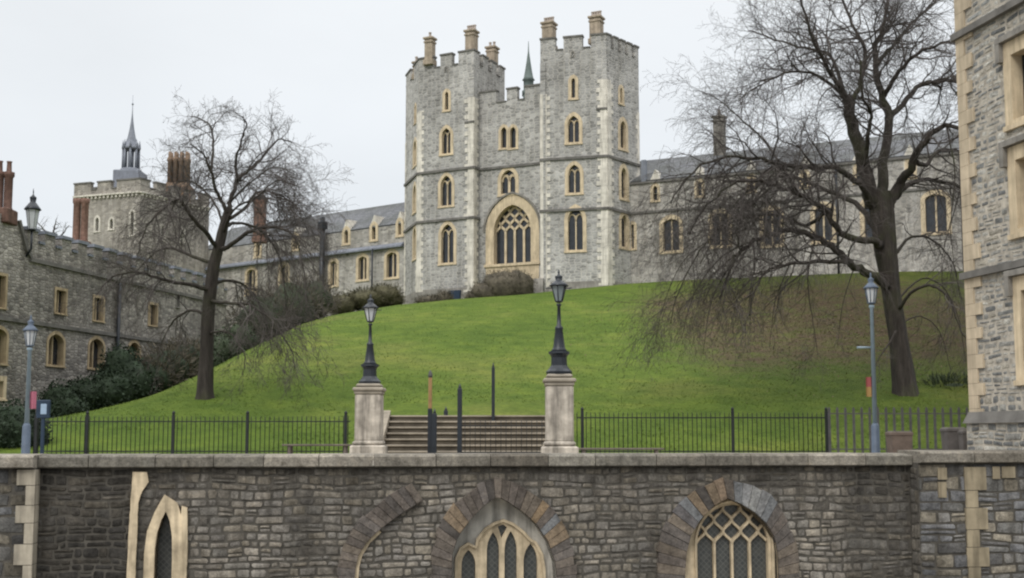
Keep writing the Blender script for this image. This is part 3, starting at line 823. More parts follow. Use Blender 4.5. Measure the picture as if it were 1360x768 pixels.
# return faces with small stones
g = G()
FWr = Fac(FW.P(ULB, 0, .30), FW.P(ULB, 0, 0), 2); FWr2 = Fac(FW.P(URB, 0, 0), FW.P(URB, 0, .40), 2)
blocks(g, FWr2, 0, FWr2.len, -3.2, CT-.27, [], PAL_W, (.14, .3), (.2, .4), split=.1)
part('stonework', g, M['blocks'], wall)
g = G()
def coping_run(F, u0, u1, z, o0, o1):
    u = u0
    while u < u1-.01:
        w = rng.uniform(.95, 1.35)
        if u+w > u1-.5: w = u1-u
        k_ = rng.uniform(.75, 1.2); c = rng.choice([(.235, .215, .18), (.21, .195, .165), (.275, .25, .21), (.19, .17, .14)]); c = tuple(x*k_ for x in c)
        zt = z+rng.uniform(-.006, .006)
        pr = [(o1, z-.255), (o1+.02, z-.235), (o1+.02, zt-.05), (o1-.03, zt-.008), (o0, zt+.01), (o0, z-.255)]
        a, b = u+.008, u+w-.008
        vs = [F.P(a, v, o) for o, v in pr]+[F.P(b, v, o) for o, v in pr]; n_ = len(pr)
        fs = [(i, (i+1) % n_, n_+(i+1) % n_, n_+i) for i in range(n_)]+[tuple(range(n_-1, -1, -1)), tuple(range(n_, 2*n_))]
        g.idx(vs, fs, c); u += w
coping_run(FW, ULB+.0, URB, CT, -.6, .14); coping_run(FL, 0, FL.len, CT+.005, -.9, .14); coping_run(FR, 0, FR.len, CT+.06, -1.0, .12)
part('coping', g, M['coping'], wall)
# terrace behind the wall
g = G(); a, b = FW.P(-25, 0, -.7), FW.P(FW.len+25, 0, -.7)
g.face([(a.x, a.y, 0), (b.x, b.y, 0), (60, 39.2, 0), (-60, 39.2, 0)]); single('terrace', g, M['paving'], 'gravel terrace between the wall and the lawn', None, kind='structure')

# ------------------------------------------------------------------ gatehouse
z2 = pt(806.5, 206.8, 100).z
A = zhit(538, 246, z2); B = zhit(555, 230.5, z2); C = zhit(629, 221.7, z2); Fp = zhit(717.5, 212.2, z2); Gp = zhit(806.5, 206.8, z2); I = zhit(849.5, 219.8, z2)
gate = thing('gatehouse', 'grey castle gatehouse with twin crenellated turrets and a great traceried window above the lawn', 'building', (0, 103, 12))
ret = (Fp-C); ret.z = 0; ret.normalize(); back = Vector((-ret.y, ret.x, 0))
Cb = C+back*6.3; Ab = A+back*8+Vector((-.3, 0, 0)); Fb = Fp+back*8; Ib = I+Vector((-1.2, 7, 0))
GB = 9.0
fAB, fBC, fCCb = Fac(A, B, 1), Fac(B, C, 9), Fac(C, Cb, 17)
fFG, fGI, fIIb = Fac(Fp, Gp, 23), Fac(Gp, I, 33), Fac(I, Ib, 41)
cen0 = C+back*1.1; cen1 = Fp+back*1.1
fCE = Fac(cen0, cen1, 51)
zs1 = fFG.hit(806, 276)[1]               # lower string
ztop_m = fFG.hit(795, 47)[1]; ztop_c = fFG.hit(780, 64)[1]; zroof = ztop_c-1.0
# windows
w_ = lambda F, l, r_, t, b, **k: window(gate, F, (l, r_, t, b), **k)
w_(fBC, 586, 602.5, 298, 349, s=.3, mw=.1)
w_(fBC, 585.5, 600, 233.5, 273, s=.28, mw=.1)
w_(fBC, 587, 598.5, 170.5, 204, s=.28, mw=.08)
w_(fBC, 591, 595.5, 122, 146, s=.26, tr=None)
w_(fBC, 591.5, 593.8, 90, 96, s=.12, tr=None, sill=False, mat='dressed')
w_(fFG, 754.5, 774, 277, 332, s=.32, mw=.1)
w_(fFG, 755, 770.5, 219, 256, s=.3, mw=.1)
w_(fFG, 754.5, 769, 154, 189, s=.3, mw=.09)
w_(fFG, 759, 763.8, 104, 130, s=.28, tr=None)
w_(fFG, 759, 762, 69, 77, s=.12, tr=None, sill=False, mat='dressed')
for b_ in ((825, 833, 286, 328), (825, 832, 223, 263), (824, 831, 161, 197)): w_(fGI, *b_, s=.34, mw=.09, tr=None)
w_(fGI, 823.5, 826.5, 117, 137, s=.26, tr=None)
for b_ in ((549, 552.5, 303, 343), (549, 552.5, 246, 281), (549.5, 553, 187, 219)): w_(fAB, *b_, s=.3, tr=None)
w_(fAB, 551, 552.5, 140, 163, s=.22, tr=None)
# centre: twin lancets, traceried pair, great window
for l, r_ in ((665.5, 672.8), (677.5, 685.2)): w_(fCE, l, r_, 169, 196.5, s=.24, tr=None)
w_(fCE, 665.5, 684.5, 226, 257, s=.32, mw=.22, hr=1.25)
big = w_(fCE, 656, 705, 272, 349.5, s=.8, kind='four', hr=1.25, tr='net', mw=.2, depth=.65, sill=False)
u0, u1, v0, v1 = fCE.pxbox(656, 705, 272, 349.5)
g = G(); fCE.box(g, u0-.78, u1+.78, v0-2.6, v0-.02, -.3, .034); fCE.box(g, u0-.9, u1+.9, v0-.25, v0-.02, 0, .16)
part('sill', g, M['cream'], big)
# hood over the great window
oc_ = arch_pts('four', (u1-u0)/2+.95, v0, v1-min((u1-u0)/2*1.25, (v1-v0)*.5), min((u1-u0)/2*1.25, (v1-v0)*.5)+1.05, 10)
g = G(); strip(g, fCE, [((u0+u1)/2+x, y) for x, y in oc_[2:]], .16, 0, .16); part('hood_mould', g, M['dressed'], big)
# walls
g = G()
for F in (fAB, fBC, fCCb, fFG, fGI, fIIb): wallface(g, F, 0, F.len, GB, zroof)
for a_, b_ in ((Ab, A), (Fb, Fp)):
    F = Fac(a_, b_, 61); wallface(g, F, 0, F.len, GB, zroof)
ztc_c = fCE.hit(666, 137)[1]; ztc_m = fCE.hit(680, 119)[1]
wallface(g, fCE, 0, fCE.len, GB, ztc_c-.2)
for lp in ([A, B, C, Cb, Ab], [Fp, Gp, I, Ib, Fb]):
    g.face([Vector((p.x, p.y, zroof-.003)) for p in lp], [(p.x, p.y) for p in lp])
cb0, cb1 = cen0+back*6, cen1+back*6
g.face([Vector((p.x, p.y, ztc_c-.9)) for p in (cen0, cen1, cb1, cb0)], [(0, 0)]*4)
part('wall', g, M['gate_stone'], gate)
# parapets
g = G(); gc = G()
U = lambda F, px, py=70: F.hit(px, py)[0]
parapet(g, gc, fAB, .02, fAB.len, zroof, ztop_c, ztop_m, [(.02, fAB.len*.38), (fAB.len*.62, fAB.len)], 1)
parapet(g, gc, fBC, .03, fBC.len-.02, zroof, ztop_c, ztop_m, [(.03, U(fBC, 576)), (U(fBC, 585), U(fBC, 600.5)), (U(fBC, 609), fBC.len-.02)], 2)
parapet(g, gc, fCCb, .03, fCCb.len, zroof, ztop_c, ztop_m, auto_merl(.03, fCCb.len, 4, .6), 3)
parapet(g, gc, fFG, .03, fFG.len-.03, zroof, ztop_c, ztop_m, [(.03, U(fFG, 737.7)), (U(fFG, 748.5), U(fFG, 773.5)), (U(fFG, 785), fFG.len-.03)], 4)
parapet(g, gc, fGI, .03, fGI.len, zroof, ztop_c, ztop_m, auto_merl(.03, fGI.len, 5, .62), 5)
parapet(g, gc, fIIb, .03, fIIb.len, zroof, ztop_c, ztop_m, auto_merl(.03, fIIb.len, 4, .6), 6)
parapet(g, gc, Fac(Ab, A, 70), .03, (A-Ab).length-.03, zroof, ztop_c, ztop_m, auto_merl(.03, (A-Ab).length-.5, 4, .6), 7)
Fbk = Fac(Cb, Ab, 71); parapet(g, gc, Fbk, .5, Fbk.len-.5, zroof, ztop_c, ztop_m, auto_merl(.5, Fbk.len-.5, 4, .6), 8)
Fbk = Fac(Ib, Fb, 72); parapet(g, gc, Fbk, .5, Fbk.len-.5, zroof, ztop_c, ztop_m, auto_merl(.5, Fbk.len-.5, 5, .6), 9)
parapet(g, gc, fCE, .02, fCE.len-.02, ztc_c-.2, ztc_c, ztc_m, [(.02, U(fCE, 659)), (U(fCE, 673), U(fCE, 687)), (U(fCE, 697), fCE.len-.02)], 10)
part('battlement', g, M['gate_stone'], gate); part('battlement_cap', gc, M['string'], gate)
# string courses
g = G()
for z in (z2, zs1):
    for k_, F in enumerate((fAB, fBC, fFG, fGI, fCCb)):
        g = G(); F.box(g, -.05, F.len+(.02 if F is not fCCb else -5.2), z-.15-.002*k_, z+.06+.002*k_, -.1, .14+.003*k_); part('string_course', g, M['string'], gate)
g = G(); fCE.box(g, .15, fCE.len-.02, z2-.15, z2+.06, -.1, .13)
z3 = fFG.hit(800, 144)[1]
part('string_course', g, M['string'], gate)
for F, u in ((fFG, fFG.len), (fBC, fBC.len)):
    g = G(); F.box(g, u-.9, u+.05, z3-.12, z3+.05, -.1, .12)
    part('string_course', g, M['string'], gate)
# quoins
zq = z3+2.4
def quoin_part(Fa, ua, sa, Fb_, ub, sb, z0, z1, **k):
    g = G(); quoins(g, Fa, ua, sa, Fb_, ub, sb, z0, z1, rng, **k); part('quoins', g, M['palestone'], gate)
quoin_part(fAB, fAB.len, -1, fBC, 0, 1, GB, zq-.8, wl=.62, ws=.4, hh=.36)
quoin_part(fBC, fBC.len, -1, fCCb, 0, 1, GB, zq-.2, wl=.88, ws=.60, hh=.36, o=.05)
quoin_part(None, 0, 1, fFG, 0, 1, GB, zq-.8, wl=.88, ws=.60, hh=.36, o=.05)
quoin_part(fFG, fFG.len, -1, fGI, 0, 1, GB, zq+.2, wl=.88, ws=.60, hh=.36, o=.05)
quoin_part(fGI, fGI.len, -1, None, 0, 1, GB, zq-1.8, wl=.5, ws=.3, o=.03)
quoin_part(None, 0, 1, fAB, 0, 1, GB, zq-2.5, wl=.45, ws=.3, o=.03)
# chimneys on the turrets
def ch_at(l, r_, t, b, Y, pots, mat='buff', root=gate):
    c = pt((l+r_)/2, b, Y); w = (r_-l)*Y/FPX; h = (b-t)*Y/FPX
    return chimney(root, (c.x, c.y, c.z-.6), w*.88, w*.85, h+.6-(.5 if pots else 0), pots, mat, math.atan2(ret.y, ret.x))
ch_at(564.5, 577.5, 43, 76, 106.5, 1); ch_at(618.5, 634, 33.5, 67, 105.8, 4); ch_at(646.5, 661, 56, 84, 111, 2); ch_at(549, 557, 76, 95, 109, 1)
ch_at(720.5, 738, 23, 56, 103.5, 4); ch_at(783.5, 801, 15, 48, 101.6, 4)
# green copper spirelet behind the centre
sp = pt(702, 128, 108)
g = G(); g.bevbox(sp.x-.5, sp.x+.5, sp.y-.5, sp.y+.5, ztc_c-1, sp.z, .04)
k_ = 108/FPX
g.lathe(sp, [(.6, 0), (.6, .5), (.46, .6), (.46, 1.4), (.6, 1.5), (.44, 1.75), (.32, 2.4), (.17, 3.4), (.06, 4.2), (.025, 5.2)], 8)
part('spirelet', g, mat_plain('verdigris lead', (.12, .15, .14), .6, .2, 3), gate)
# battered plinth
g = G()
for F, a_, b_ in ((fBC, 0, fBC.len), (fFG, 0, fFG.len), (fGI, 0, fGI.len), (fAB, 0, fAB.len)):
    zb = 13.1
    P_ = F.P; g.hexa([P_(a_, GB, .35), P_(b_, GB, .35), P_(b_, GB, -.1), P_(a_, GB, -.1), P_(a_, zb+.5, .02), P_(b_, zb+.5, .02), P_(b_, zb+.5, -.1), P_(a_, zb+.5, -.1)]); part('plinth', g, M['dressed'], gate); g = G()
u, v = fBC.hit(605, 393); g = G(); fBC.box(g, u-.55, u+.6, v-.6, v+.45, -.2, .30); part('vent', g, M['signframe'], gate)
g = G(); u, v = fFG.hit(712, 380); P_ = fFG.P
g.hexa([P_(u-.7, 11, 1.0), P_(u+.75, 11, 1.0), P_(u+.75, 11, .1), P_(u-.7, 11, .1), P_(u-.1, v+.6, .35), P_(u+.7, v+.6, .35), P_(u+.7, v+.6, .1), P_(u-.1, v+.6, .1)])
part('buttress', g, M['dressed'], gate)

# ------------------------------------------------------------------ ranges either side
def near_holes(F, u, w, v):
    # window openings that fall inside a gablet; the part below its foot is trimmed off
    out = []
    for h in HOLES.get(id(F), []):
        if all(abs(p[0]-u) < w-.02 for p in h) and max(p[1] for p in h) > v+.3:
            out.append([(p[0], max(p[1], v+.004)) for p in h])
    return out
def roofmesh(F, u0, u1, ve, vr, back_, over=.25):
    g = G(); P_ = F.P; sl_ = math.hypot(back_, vr-ve)
    g.face([P_(u0, ve, over), P_(u1, ve, over), P_(u1, vr, -back_), P_(u0, vr, -back_)], [(u0, 0), (u1, 0), (u1, sl_), (u0, sl_)])
    g.face([P_(u1, ve, -2*back_), P_(u0, ve, -2*back_), P_(u0, vr, -back_), P_(u1, vr, -back_)], [(u0, 0), (u1, 0), (u1, sl_), (u0, sl_)])
    g.face([P_(u0, ve-.12, over), P_(u1, ve-.12, over), P_(u1, ve, over), P_(u0, ve, over)], [(0, 0)]*4)
    for u in (u0, u1): g.face([P_(u, ve, 0), P_(u, ve, -2*back_), P_(u, vr, -back_)], [(0, 0)]*3)
    return g

# right range
q0 = zhit(836, 283.6, zs1); q1 = zhit(1285, 246, zs1)
fRW = Fac(q0, q1, 80)
rr = thing('castle_range', 'long grey range with slate roof running right from the gatehouse behind the huge tree', 'building', (20, 100, 12))
ve = (fRW.hit(858, 238)[1]+fRW.hit(1275, 202)[1])/2; vr = 25.5
w_ = lambda l, r_, t, b, **k: window(rr, fRW, (l, r_, t, b), **k)
uend = fRW.len+6
for l, r_, t, b in ((881, 902, 291, 333), (946, 967, 283, 326), (1014, 1036, 279, 325), (1082, 1105, 274, 320), (1148, 1170, 266, 316), (1229, 1257, 258, 308)):
    w_(l, r_, t, b, kind='four', hr=.55, s=.34, mw=.12, tr='twolight')
w_(838.5, 842, 298, 330, s=.25, tr=None, kind='four')
for l, r_, t, b in ((867.5, 873, 247, 266), (926, 932, 241, 260), (995, 1001, 235, 254), (1066, 1072, 228, 248), (1137, 1144, 220, 242), (1206, 1213, 212, 235)):
    w_(l, r_, t, b, s=.25, tr=None)
g = G(); wallface(g, fRW, -2.5, uend, 8, ve); part('wall', g, M['wing_stone'], rr)
g = G()
for px in (870.3, 929, 998, 1069, 1140.5, 1209.5):
    u = fRW.hit(px, 240)[0]; plate(g, fRW, [(u-.5, ve-1.2), (u+.5, ve-1.2), (u+.5, ve-.1), (u, ve+.9), (u-.5, ve-.1)], near_holes(fRW, u, .5, ve-1.2), .004, -1.6, 7); part('gablet', g, M['palestone'], rr); g = G()
part('roof', roofmesh(fRW, -2.5, uend, ve+.02, vr, 5, .01), M['slate'], rr)
g = G(); fRW.box(g, -.1, uend, zs1-.12, zs1+.06, -.1, .12); part('string_course', g, M['string'], rr); g = G(); fRW.box(g, -.1, uend, ve-.28, ve-.1, -.1, .16); part('string_course', g, M['string'], rr)
g = G(); q = zs1-.2
for px in (1278, 1112):
    u = fRW.hit(px, 280)[0]; g.tube([fRW.P(u, 12.5, .15), fRW.P(u, ve-.2, .15)], [.09, .09], 8)
part('drainpipe', g, M['iron'], rr)
c = pt(956, 200, 104); chimney(rr, (c.x, c.y, 22.6), .95, .8, 6.0, 1, 'dressed', math.atan2(fRW.d.y, fRW.d.x), poth=.6)
g = G(); u = fRW.hit(855, 225)[0]; fRW.box(g, u-.2, u+.2, ve-.1, ve+1.8, -.3, .1); part('flashing', g, M['lead'], rr)

# left range
ly0 = 112.5; p1 = pt(536, 326, ly0); zl = p1.z
p0 = zhit(430, 339, zl)
fLW = Fac(p0+(p0-p1)*1.75, p1+(p1-p0)*.02, 90)
lw = thing('castle_range', 'lower grey range with lancet gablets in its slate roof running left from the gatehouse', 'building', (-14, 108, 11))
vel = fLW.hit(500, 301)[1]; vrl = vel+3.0
w_ = lambda l, r_, t, b, **k: window(lw, fLW, (l, r_, t, b), **k)
for l, r_, t, b in ((476, 487, 341, 371), (513.5, 527, 335.5, 368), (439, 447, 347, 379), (328, 339, 358, 390), (372, 382, 352, 385)):
    w_(l, r_, t, b, kind='four', hr=.6, s=.32, mw=.14, tr='twolight')
for l, r_, t, b in ((457.5, 462.5, 305, 323), (494, 499, 299, 318), (529, 533, 294, 312), (340, 345, 322, 340), (390, 395, 313, 331)): w_(l, r_, t, b, s=.32, tr=None)
g = G(); wallface(g, fLW, 0, fLW.len, 7, vel); part('wall', g, M['wing_stone'], lw)
g = G()
for px in (460, 496.5, 531, 342.5, 392.5):
    u = fLW.hit(px, 308)[0]; plate(g, fLW, [(u-.55, vel-1.3), (u+.55, vel-1.3), (u+.55, vel-.1), (u, vel+1.15), (u-.55, vel-.1)], near_holes(fLW, u, .55, vel-1.3), .004, -1.6, 7); part('gablet', g, M['palestone'], lw); g = G()
part('roof', roofmesh(fLW, 0, fLW.len-.1, vel+.02, vrl, 4, .01), M['slate'], lw)
g = G(); P_ = fLW.P
g.hexa([P_(0, zl-.15, .45), P_(fLW.len-.1, zl-.15, .45), P_(fLW.len-.1, zl-.15, -.1), P_(0, zl-.15, -.1), P_(0, zl, .45), P_(fLW.len-.1, zl, .45), P_(fLW.len-.1, zl+.4, -.1), P_(0, zl+.4, -.1)])
part('lead_ledge', g, M['lead'], lw)
for px, r_, z0, z1_ in ((499.5, .09, 12, zl-.1), (433, .28, 8, fLW.hit(433, 290)[1])):
    u = fLW.hit(px, 350)[0]; g = G(); g.tube([fLW.P(u, z0, .55), fLW.P(u, z1_, .55)], [r_, r_], 8)
    if r_ > .2: fLW.box(g, u-.35, u+.35, z1_-1.2, z1_-.5, .2, .9)
    part('drainpipe', g, M['iron'], lw)
c = pt(345, 300, 117); chimney(lw, (c.x, c.y, c.z-1.5), 1.1, .9, 4.2, 2, 'brick_far')

# ------------------------------------------------------------------ left tower with cupola
zt_b = pt(186, 257, 120).z; zt_m = pt(186, 238, 120).z
t0 = zhit(100, 264, zt_b); t1 = pt(186, 257, 120); t2 = zhit(278, 279, zt_b)
tw = thing('cupola_tower', 'square stone tower with battlements and a pointed lantern cupola behind the left tree', 'building', (-38, 125, 5))
fT0, fT1 = Fac(t0, t1, 100), Fac(t1, t2, 110)
tb = t0+t2-t1
w_ = lambda F, l, r_, t, b, **k: window(tw, F, (l, r_, t, b), **k)
for b_ in ((127, 131, 289, 307), (146, 150, 291, 304), (173.5, 177.5, 281, 312)): w_(fT0, *b_, s=.22, tr=None, mat='palestone')
for b_ in ((214, 218, 300, 318), (240, 244, 305, 322)): w_(fT1, *b_, s=.22, tr=None, mat='palestone')
g = G(); fT2, fT3 = Fac(t2, tb, 120), Fac(tb, t0, 130)
for F in (fT0, fT1, fT2, fT3): wallface(g, F, 0, F.len, 3, zt_b)
g.face([Vector((p.x, p.y, zt_b+.2)) for p in (t0, t1, t2, tb)], [(0, 0)]*4)
part('wall', g, M['tower_stone'], tw)
g = G(); gc = G()
vm_ = zt_b+.72
parapet(g, gc, fT0, -.2, fT0.len, zt_b+.2, vm_, zt_m, [(-.2, fT0.len*.235), (fT0.len*.34, fT0.len*.55), (fT0.len*.64, fT0.len)], 1)
parapet(g, gc, fT1, .03, fT1.len, zt_b+.2, vm_, zt_m, auto_merl(.03, fT1.len, 5, .6), 2)
parapet(g, gc, fT2, .03, fT2.len, zt_b+.2, vm_, zt_m, auto_merl(.03, fT2.len, 5, .6), 3)
parapet(g, gc, fT3, .03, fT3.len-.3, zt_b+.2, vm_, zt_m, auto_merl(.03, fT3.len-.3, 5, .6), 4)
part('battlement', g, M['tower_stone'], tw); part('battlement_cap', gc, M['string'], tw)
g = G()
for F in (fT0, fT1):
    F.box(g, -.1, F.len, zt_b+.05, zt_b+.22, -.1, .3)
    n_ = int(F.len/.5)
    for i in range(n_): F.box(g, i*F.len/n_+.1, i*F.len/n_+.32, zt_b-.22, zt_b+.05, -.05, .2)
part('corbel_table', g, M['palestone'], tw)
cu = pt(173, 240, 125); kk = 125/FPX
g = G(); g.bevbox(cu.x-1.4, cu.x+1.4, cu.y-1.4, cu.y+1.4, zt_b, cu.z+.9, .08); g.lathe((cu.x, cu.y, cu.z+.88), [(1.12, 0), (1.16, .2), (1.0, .35)], 8)
base_c = part('cupola', g, M['lead'], tw)
g = G()
for i in range(8):
    a_ = i*math.pi/4+.2; g.tube([Vector((cu.x+.8*math.cos(a_), cu.y+.8*math.sin(a_), cu.z+1.1)), Vector((cu.x+.8*math.cos(a_), cu.y+.8*math.sin(a_), cu.z+3.4))], [.15, .13], 6)
    g.lathe((cu.x+.85*math.cos(a_), cu.y+.85*math.sin(a_), cu.z+3.4), [(.14, 0), (.1, .4), (.02, .9)], 6)
g.lathe((cu.x, cu.y, cu.z+1.1), [(.32, 0), (.32, 2.2)], 8)
part('lantern_stage', g, M['lead'], base_c)
g = G(); g.lathe((cu.x, cu.y, cu.z+3.3), [(.98, 0), (.95, .25), (.68, .5), (.6, .9), (.44, 1.3), (.26, 2.2), (.12, 3.2), (.05, 4.0), (.03, 5.0)], 8); g.lathe((cu.x, cu.y, cu.z+8.1), [(.02, 0), (.13, .12), (.02, .3), (.02, 1.1)], 8)
part('spire', g, M['lead'], base_c)
# chimney cluster
cc = pt(237, 250, 127)
g = G(); g.bevbox(cc.x-1.5, cc.x+1.5, cc.y-.9, cc.y+.9, zt_b, cc.z, .06); g.hexa([(cc.x-1.5, cc.y-.9, cc.z), (cc.x+1.5, cc.y-.9, cc.z), (cc.x+1.5, cc.y+.9, cc.z), (cc.x-1.5, cc.y+.9, cc.z), (cc.x-1.1, cc.y-.6, cc.z+.5), (cc.x+1.1, cc.y-.6, cc.z+.5), (cc.x+1.1, cc.y+.6, cc.z+.5), (cc.x-1.1, cc.y+.6, cc.z+.5)])
for i in range(4):
    for j_ in (0, 1):
        g.lathe((cc.x-.9+i*.6, cc.y-.3+.6*j_, cc.z+.4), [(.26, 0), (.24, 2.4), (.32, 2.5), (.3, 2.8), (.2, 2.85), (.17, 3.5)], 8)
part('chimney_stack', g, mat_plain('brown chimney stone', (.21, .145, .10), .9, .3, 3), tw)
cb_ = pt(106, 327, 112)
g = G(); g.bevbox(cb_.x-.85, cb_.x+.8, cb_.y-.8, cb_.y+.8, 4, cb_.z+.5, .05); 
for s in (-.38, .36): g.lathe((cb_.x+s, cb_.y, cb_.z+.4), [(.42, 0), (.36, .3), (.36, 3.6), (.44, 3.75), (.44, 4.1)], 8)
part('chimney_stack', g, M['brick_far'], tw)

# ------------------------------------------------------------------ left building
fLB = Fac(pt(-60, 440, 51.4), pt(300, 440, 75.5), 140)
lb = thing('lodgings', 'old brown stone lodging block with crenellated parapet along the left edge', 'building', (-22, 60, 1))
ztb = fLB.hit(60, 333)[1]; zs_u = fLB.hit(80, 354)[1]; zs_l = fLB.hit(100, 437)[1]
w_ = lambda l, r_, t, b, **k: window(lb, fLB, (l, r_, t, b), **k)
for b_ in ((74, 87, 386, 416), (124.5, 137, 396, 426), (198, 208, 405, 432), (-7, 7, 366, 408)): w_(*b_, kind='rect', s=.12, hr=.3, tr='twolight', mw=.08, depth=.3, mat='tanstone')
for b_ in ((64, 84, 444, 485), (118.5, 137, 450, 489), (171, 185, 455, 481), (-10, 8, 437, 482)): w_(*b_, kind='four', hr=.7, s=.15, tr='twolight', mw=.09, depth=.35, mat='tanstone')
w_(234.5, 238.5, 390, 408, kind='rect', s=.1, tr=None, mat='dressed')
w_(-8, 4, 506, 528, kind='rect', s=.2, tr=None)
g = G(); wallface(g, fLB, 0, fLB.len, -.5, ztb)
ug = fLB.hit(34, 330)[0]
# gable shoulder at the left end
ga = [fLB.hit(34, 331), fLB.hit(24, 293), fLB.hit(-60, 285)]
plate(g, fLB, [(0, ztb), (ga[0][0]+.05, ztb), (ga[0][0], ga[0][1]), (ga[1][0], ga[1][1]), (0, ga[1][1]+.3)], [], .012, -.6, 4, True)
part('wall', g, M['old_stone'], lb)
g = G(); gc = G()
ztm = fLB.hit(60, 321)[1]
parapet(g, gc, fLB, ug+.02, fLB.len, ztb, ztb+.25, ztm+.35, auto_merl(ug+.1, fLB.len-.4, 15, .6), 1, .4)
part('battlement', g, M['old_stone'], lb); part('battlement_cap', gc, M['lead'], lb)
g = G(); strip(g, fLB, [ga[1], ga[0], (ga[0][0]+.4, zs_u+.05)], .16, 0, .13)
fLB.box(g, ug+.3, fLB.len, zs_u-.1, zs_u+.08, -.1, .12); fLB.box(g, 0, fLB.len, zs_l-.1, zs_l+.08, -.1, .124)
part('string_course', g, M['string'], lb)
part('roof', roofmesh(fLB, ug, fLB.len, ztb-.1, ztb+2.0, 4.5, -.6), M['slate'], lb)
u, _ = fLB.hit(154, 430); g = G(); g.tube([fLB.P(u, 1, .15), fLB.P(u, zs_u-.2, .15)], [.1, .1], 8); part('drainpipe', g, M['iron'], lb)
cl = fLB.P(fLB.hit(9, 290)[0], ga[1][1], -.4)
g = G(); g.bevbox(cl.x-.7, cl.x+.62, cl.y-.5, cl.y+.6, cl.z-.3, cl.z+.4, .05)
stk = part('chimney_stack', g, M['brick'], lb)
for i, s in enumerate((-.5, -.1, .28)):
    g = G(); g.lathe((cl.x+s, cl.y+.1*i, cl.z+.35), [(.28, 0), (.205, .15), (.205, 1.55), (.27, 1.65), (.27, 1.8), (.13, 1.85), (.11, 2.25), (.14, 2.32)], 8); part('chimney_shaft', g, M['brick'], stk)

# ------------------------------------------------------------------ right building
c0 = pt(1285, 400, 30); c1 = pt(1360, 400, 27.8)
fRB = Fac(c0, c0+(c1-c0).normalized()*3.75, 150)
rb = thing('corner_building', 'flint rubble building with buff quoins at the right edge of the view', 'building', (12, 30, .2))
UL = fRB.hit(1337, 260)[0]
strings = [(fRB.hit(1285, 42)[1]), (fRB.hit(1290, 365)[1])]
rects = []
for t, b in ((72, 160), (214, 306), (388, 500)):
    x_ = 1346
    v1_, v0_ = fRB.hit(x_, t)[1], fRB.hit(x_, b)[1]; rects.append((v0_, v1_))
    ww = window(rb, fRB, (UL+.42, UL+1.6, v0_, v1_), kind='rect', s=.3, hr=.3, tr='twolight', mw=.12, depth=.3, px=False)
    g = G(); fRB.box(g, UL-.02, UL+2.0, v1_+.36, v1_+.50, -.05, .16); fRB.box(g, UL-.02, UL+.14, v1_-.1, v1_+.36, -.05, .155); part('hood_mould', g, M['dressed'], ww)
zpl = fRB.hit(1292, 556)[1]
g = G(); plate(g, fRB, [(0, -4.2), (fRB.len, -4.2), (fRB.len, 14), (0, 14)], HOLES[id(fRB)], 0, -.5)
bk = Vector((8, 1.5, 0))
f2 = Fac(c0+bk, c0, 160); plate(g, f2, [(0, -4.2), (f2.len, -4.2), (f2.len, 14), (0, 14)], [], 0, -.4)
e0 = fRB.P(fRB.len, 0); f3 = Fac(e0, e0+bk, 170); plate(g, f3, [(0, -4.2), (f3.len, -4.2), (f3.len, 14), (0, 14)], [], 0, -.4)
part('wall', g, M['mortar_pale'], rb)
PAL_R = [(.36, .355, .33), (.28, .285, .275), (.43, .42, .385), (.22, .225, .22), (.47, .455, .41), (.33, .325, .30), (.18, .185, .185), (.40, .37, .31)]
g = G(); hl = [[(UL+.2, a-.1), (UL+1.8, a-.1), (UL+1.8, b+.2), (UL+.2, b+.2)] for a, b in rects]
blocks(g, fRB, .25, fRB.len, .25, 13.5, hl, PAL_R, (.10, .19), (.18, .46), gap=.03, proud=.022, split=.15)
part('stonework', g, M['flint'], rb)
g = G(); blocks(g, f3, .02, f3.len, .25, 13.5, [], PAL_R, (.12, .22), (.22, .5), gap=.03, proud=.022, split=.1); part('stonework', g, M['flint'], rb)
g = G(); z = .62; k_ = 0
while z < 13.6:
    h = rng.uniform(.27, .42); w = .62 if k_ % 2 else .36
    fRB.box(g, -.02, w*rng.uniform(.9, 1.1), z+.004, z+h-.004, -.1, .055); f2.box(g, f2.len-.5, f2.len+.05, z+.004, z+h-.004, -.1, .03); z += h; k_ += 1
part('quoins', g, mat_plain('buff quoin stone', (.50, .415, .30), .88, .25, 1.1, streak=.25, bmp=.3), rb)
g = G()
for z in strings: fRB.box(g, -.1, fRB.len, z-.1, z+.07, -.1, .15)
P_ = fRB.P
g.hexa([P_(-.16, zpl-.12, .17), P_(fRB.len, zpl-.12, .17), P_(fRB.len, zpl-.12, -.1), P_(-.16, zpl-.12, -.1), P_(-.06, zpl+.16, .06), P_(fRB.len, zpl+.16, .06), P_(fRB.len, zpl+.16, -.1), P_(-.06, zpl+.16, -.1)])
part('string_course', g, M['string'], rb)
g = G(); fRB.box(g, -.12, fRB.len, -.2, zpl-.12, -.1, .08); part('plinth', g, M['mortar_pale'], rb)
g = G(); blocks(g, fRB, -.12, fRB.len, 0, zpl-.13, [], PAL_R, (.14, .22), (.2, .45), o=.085); part('stonework', g, M['flint'], rb)

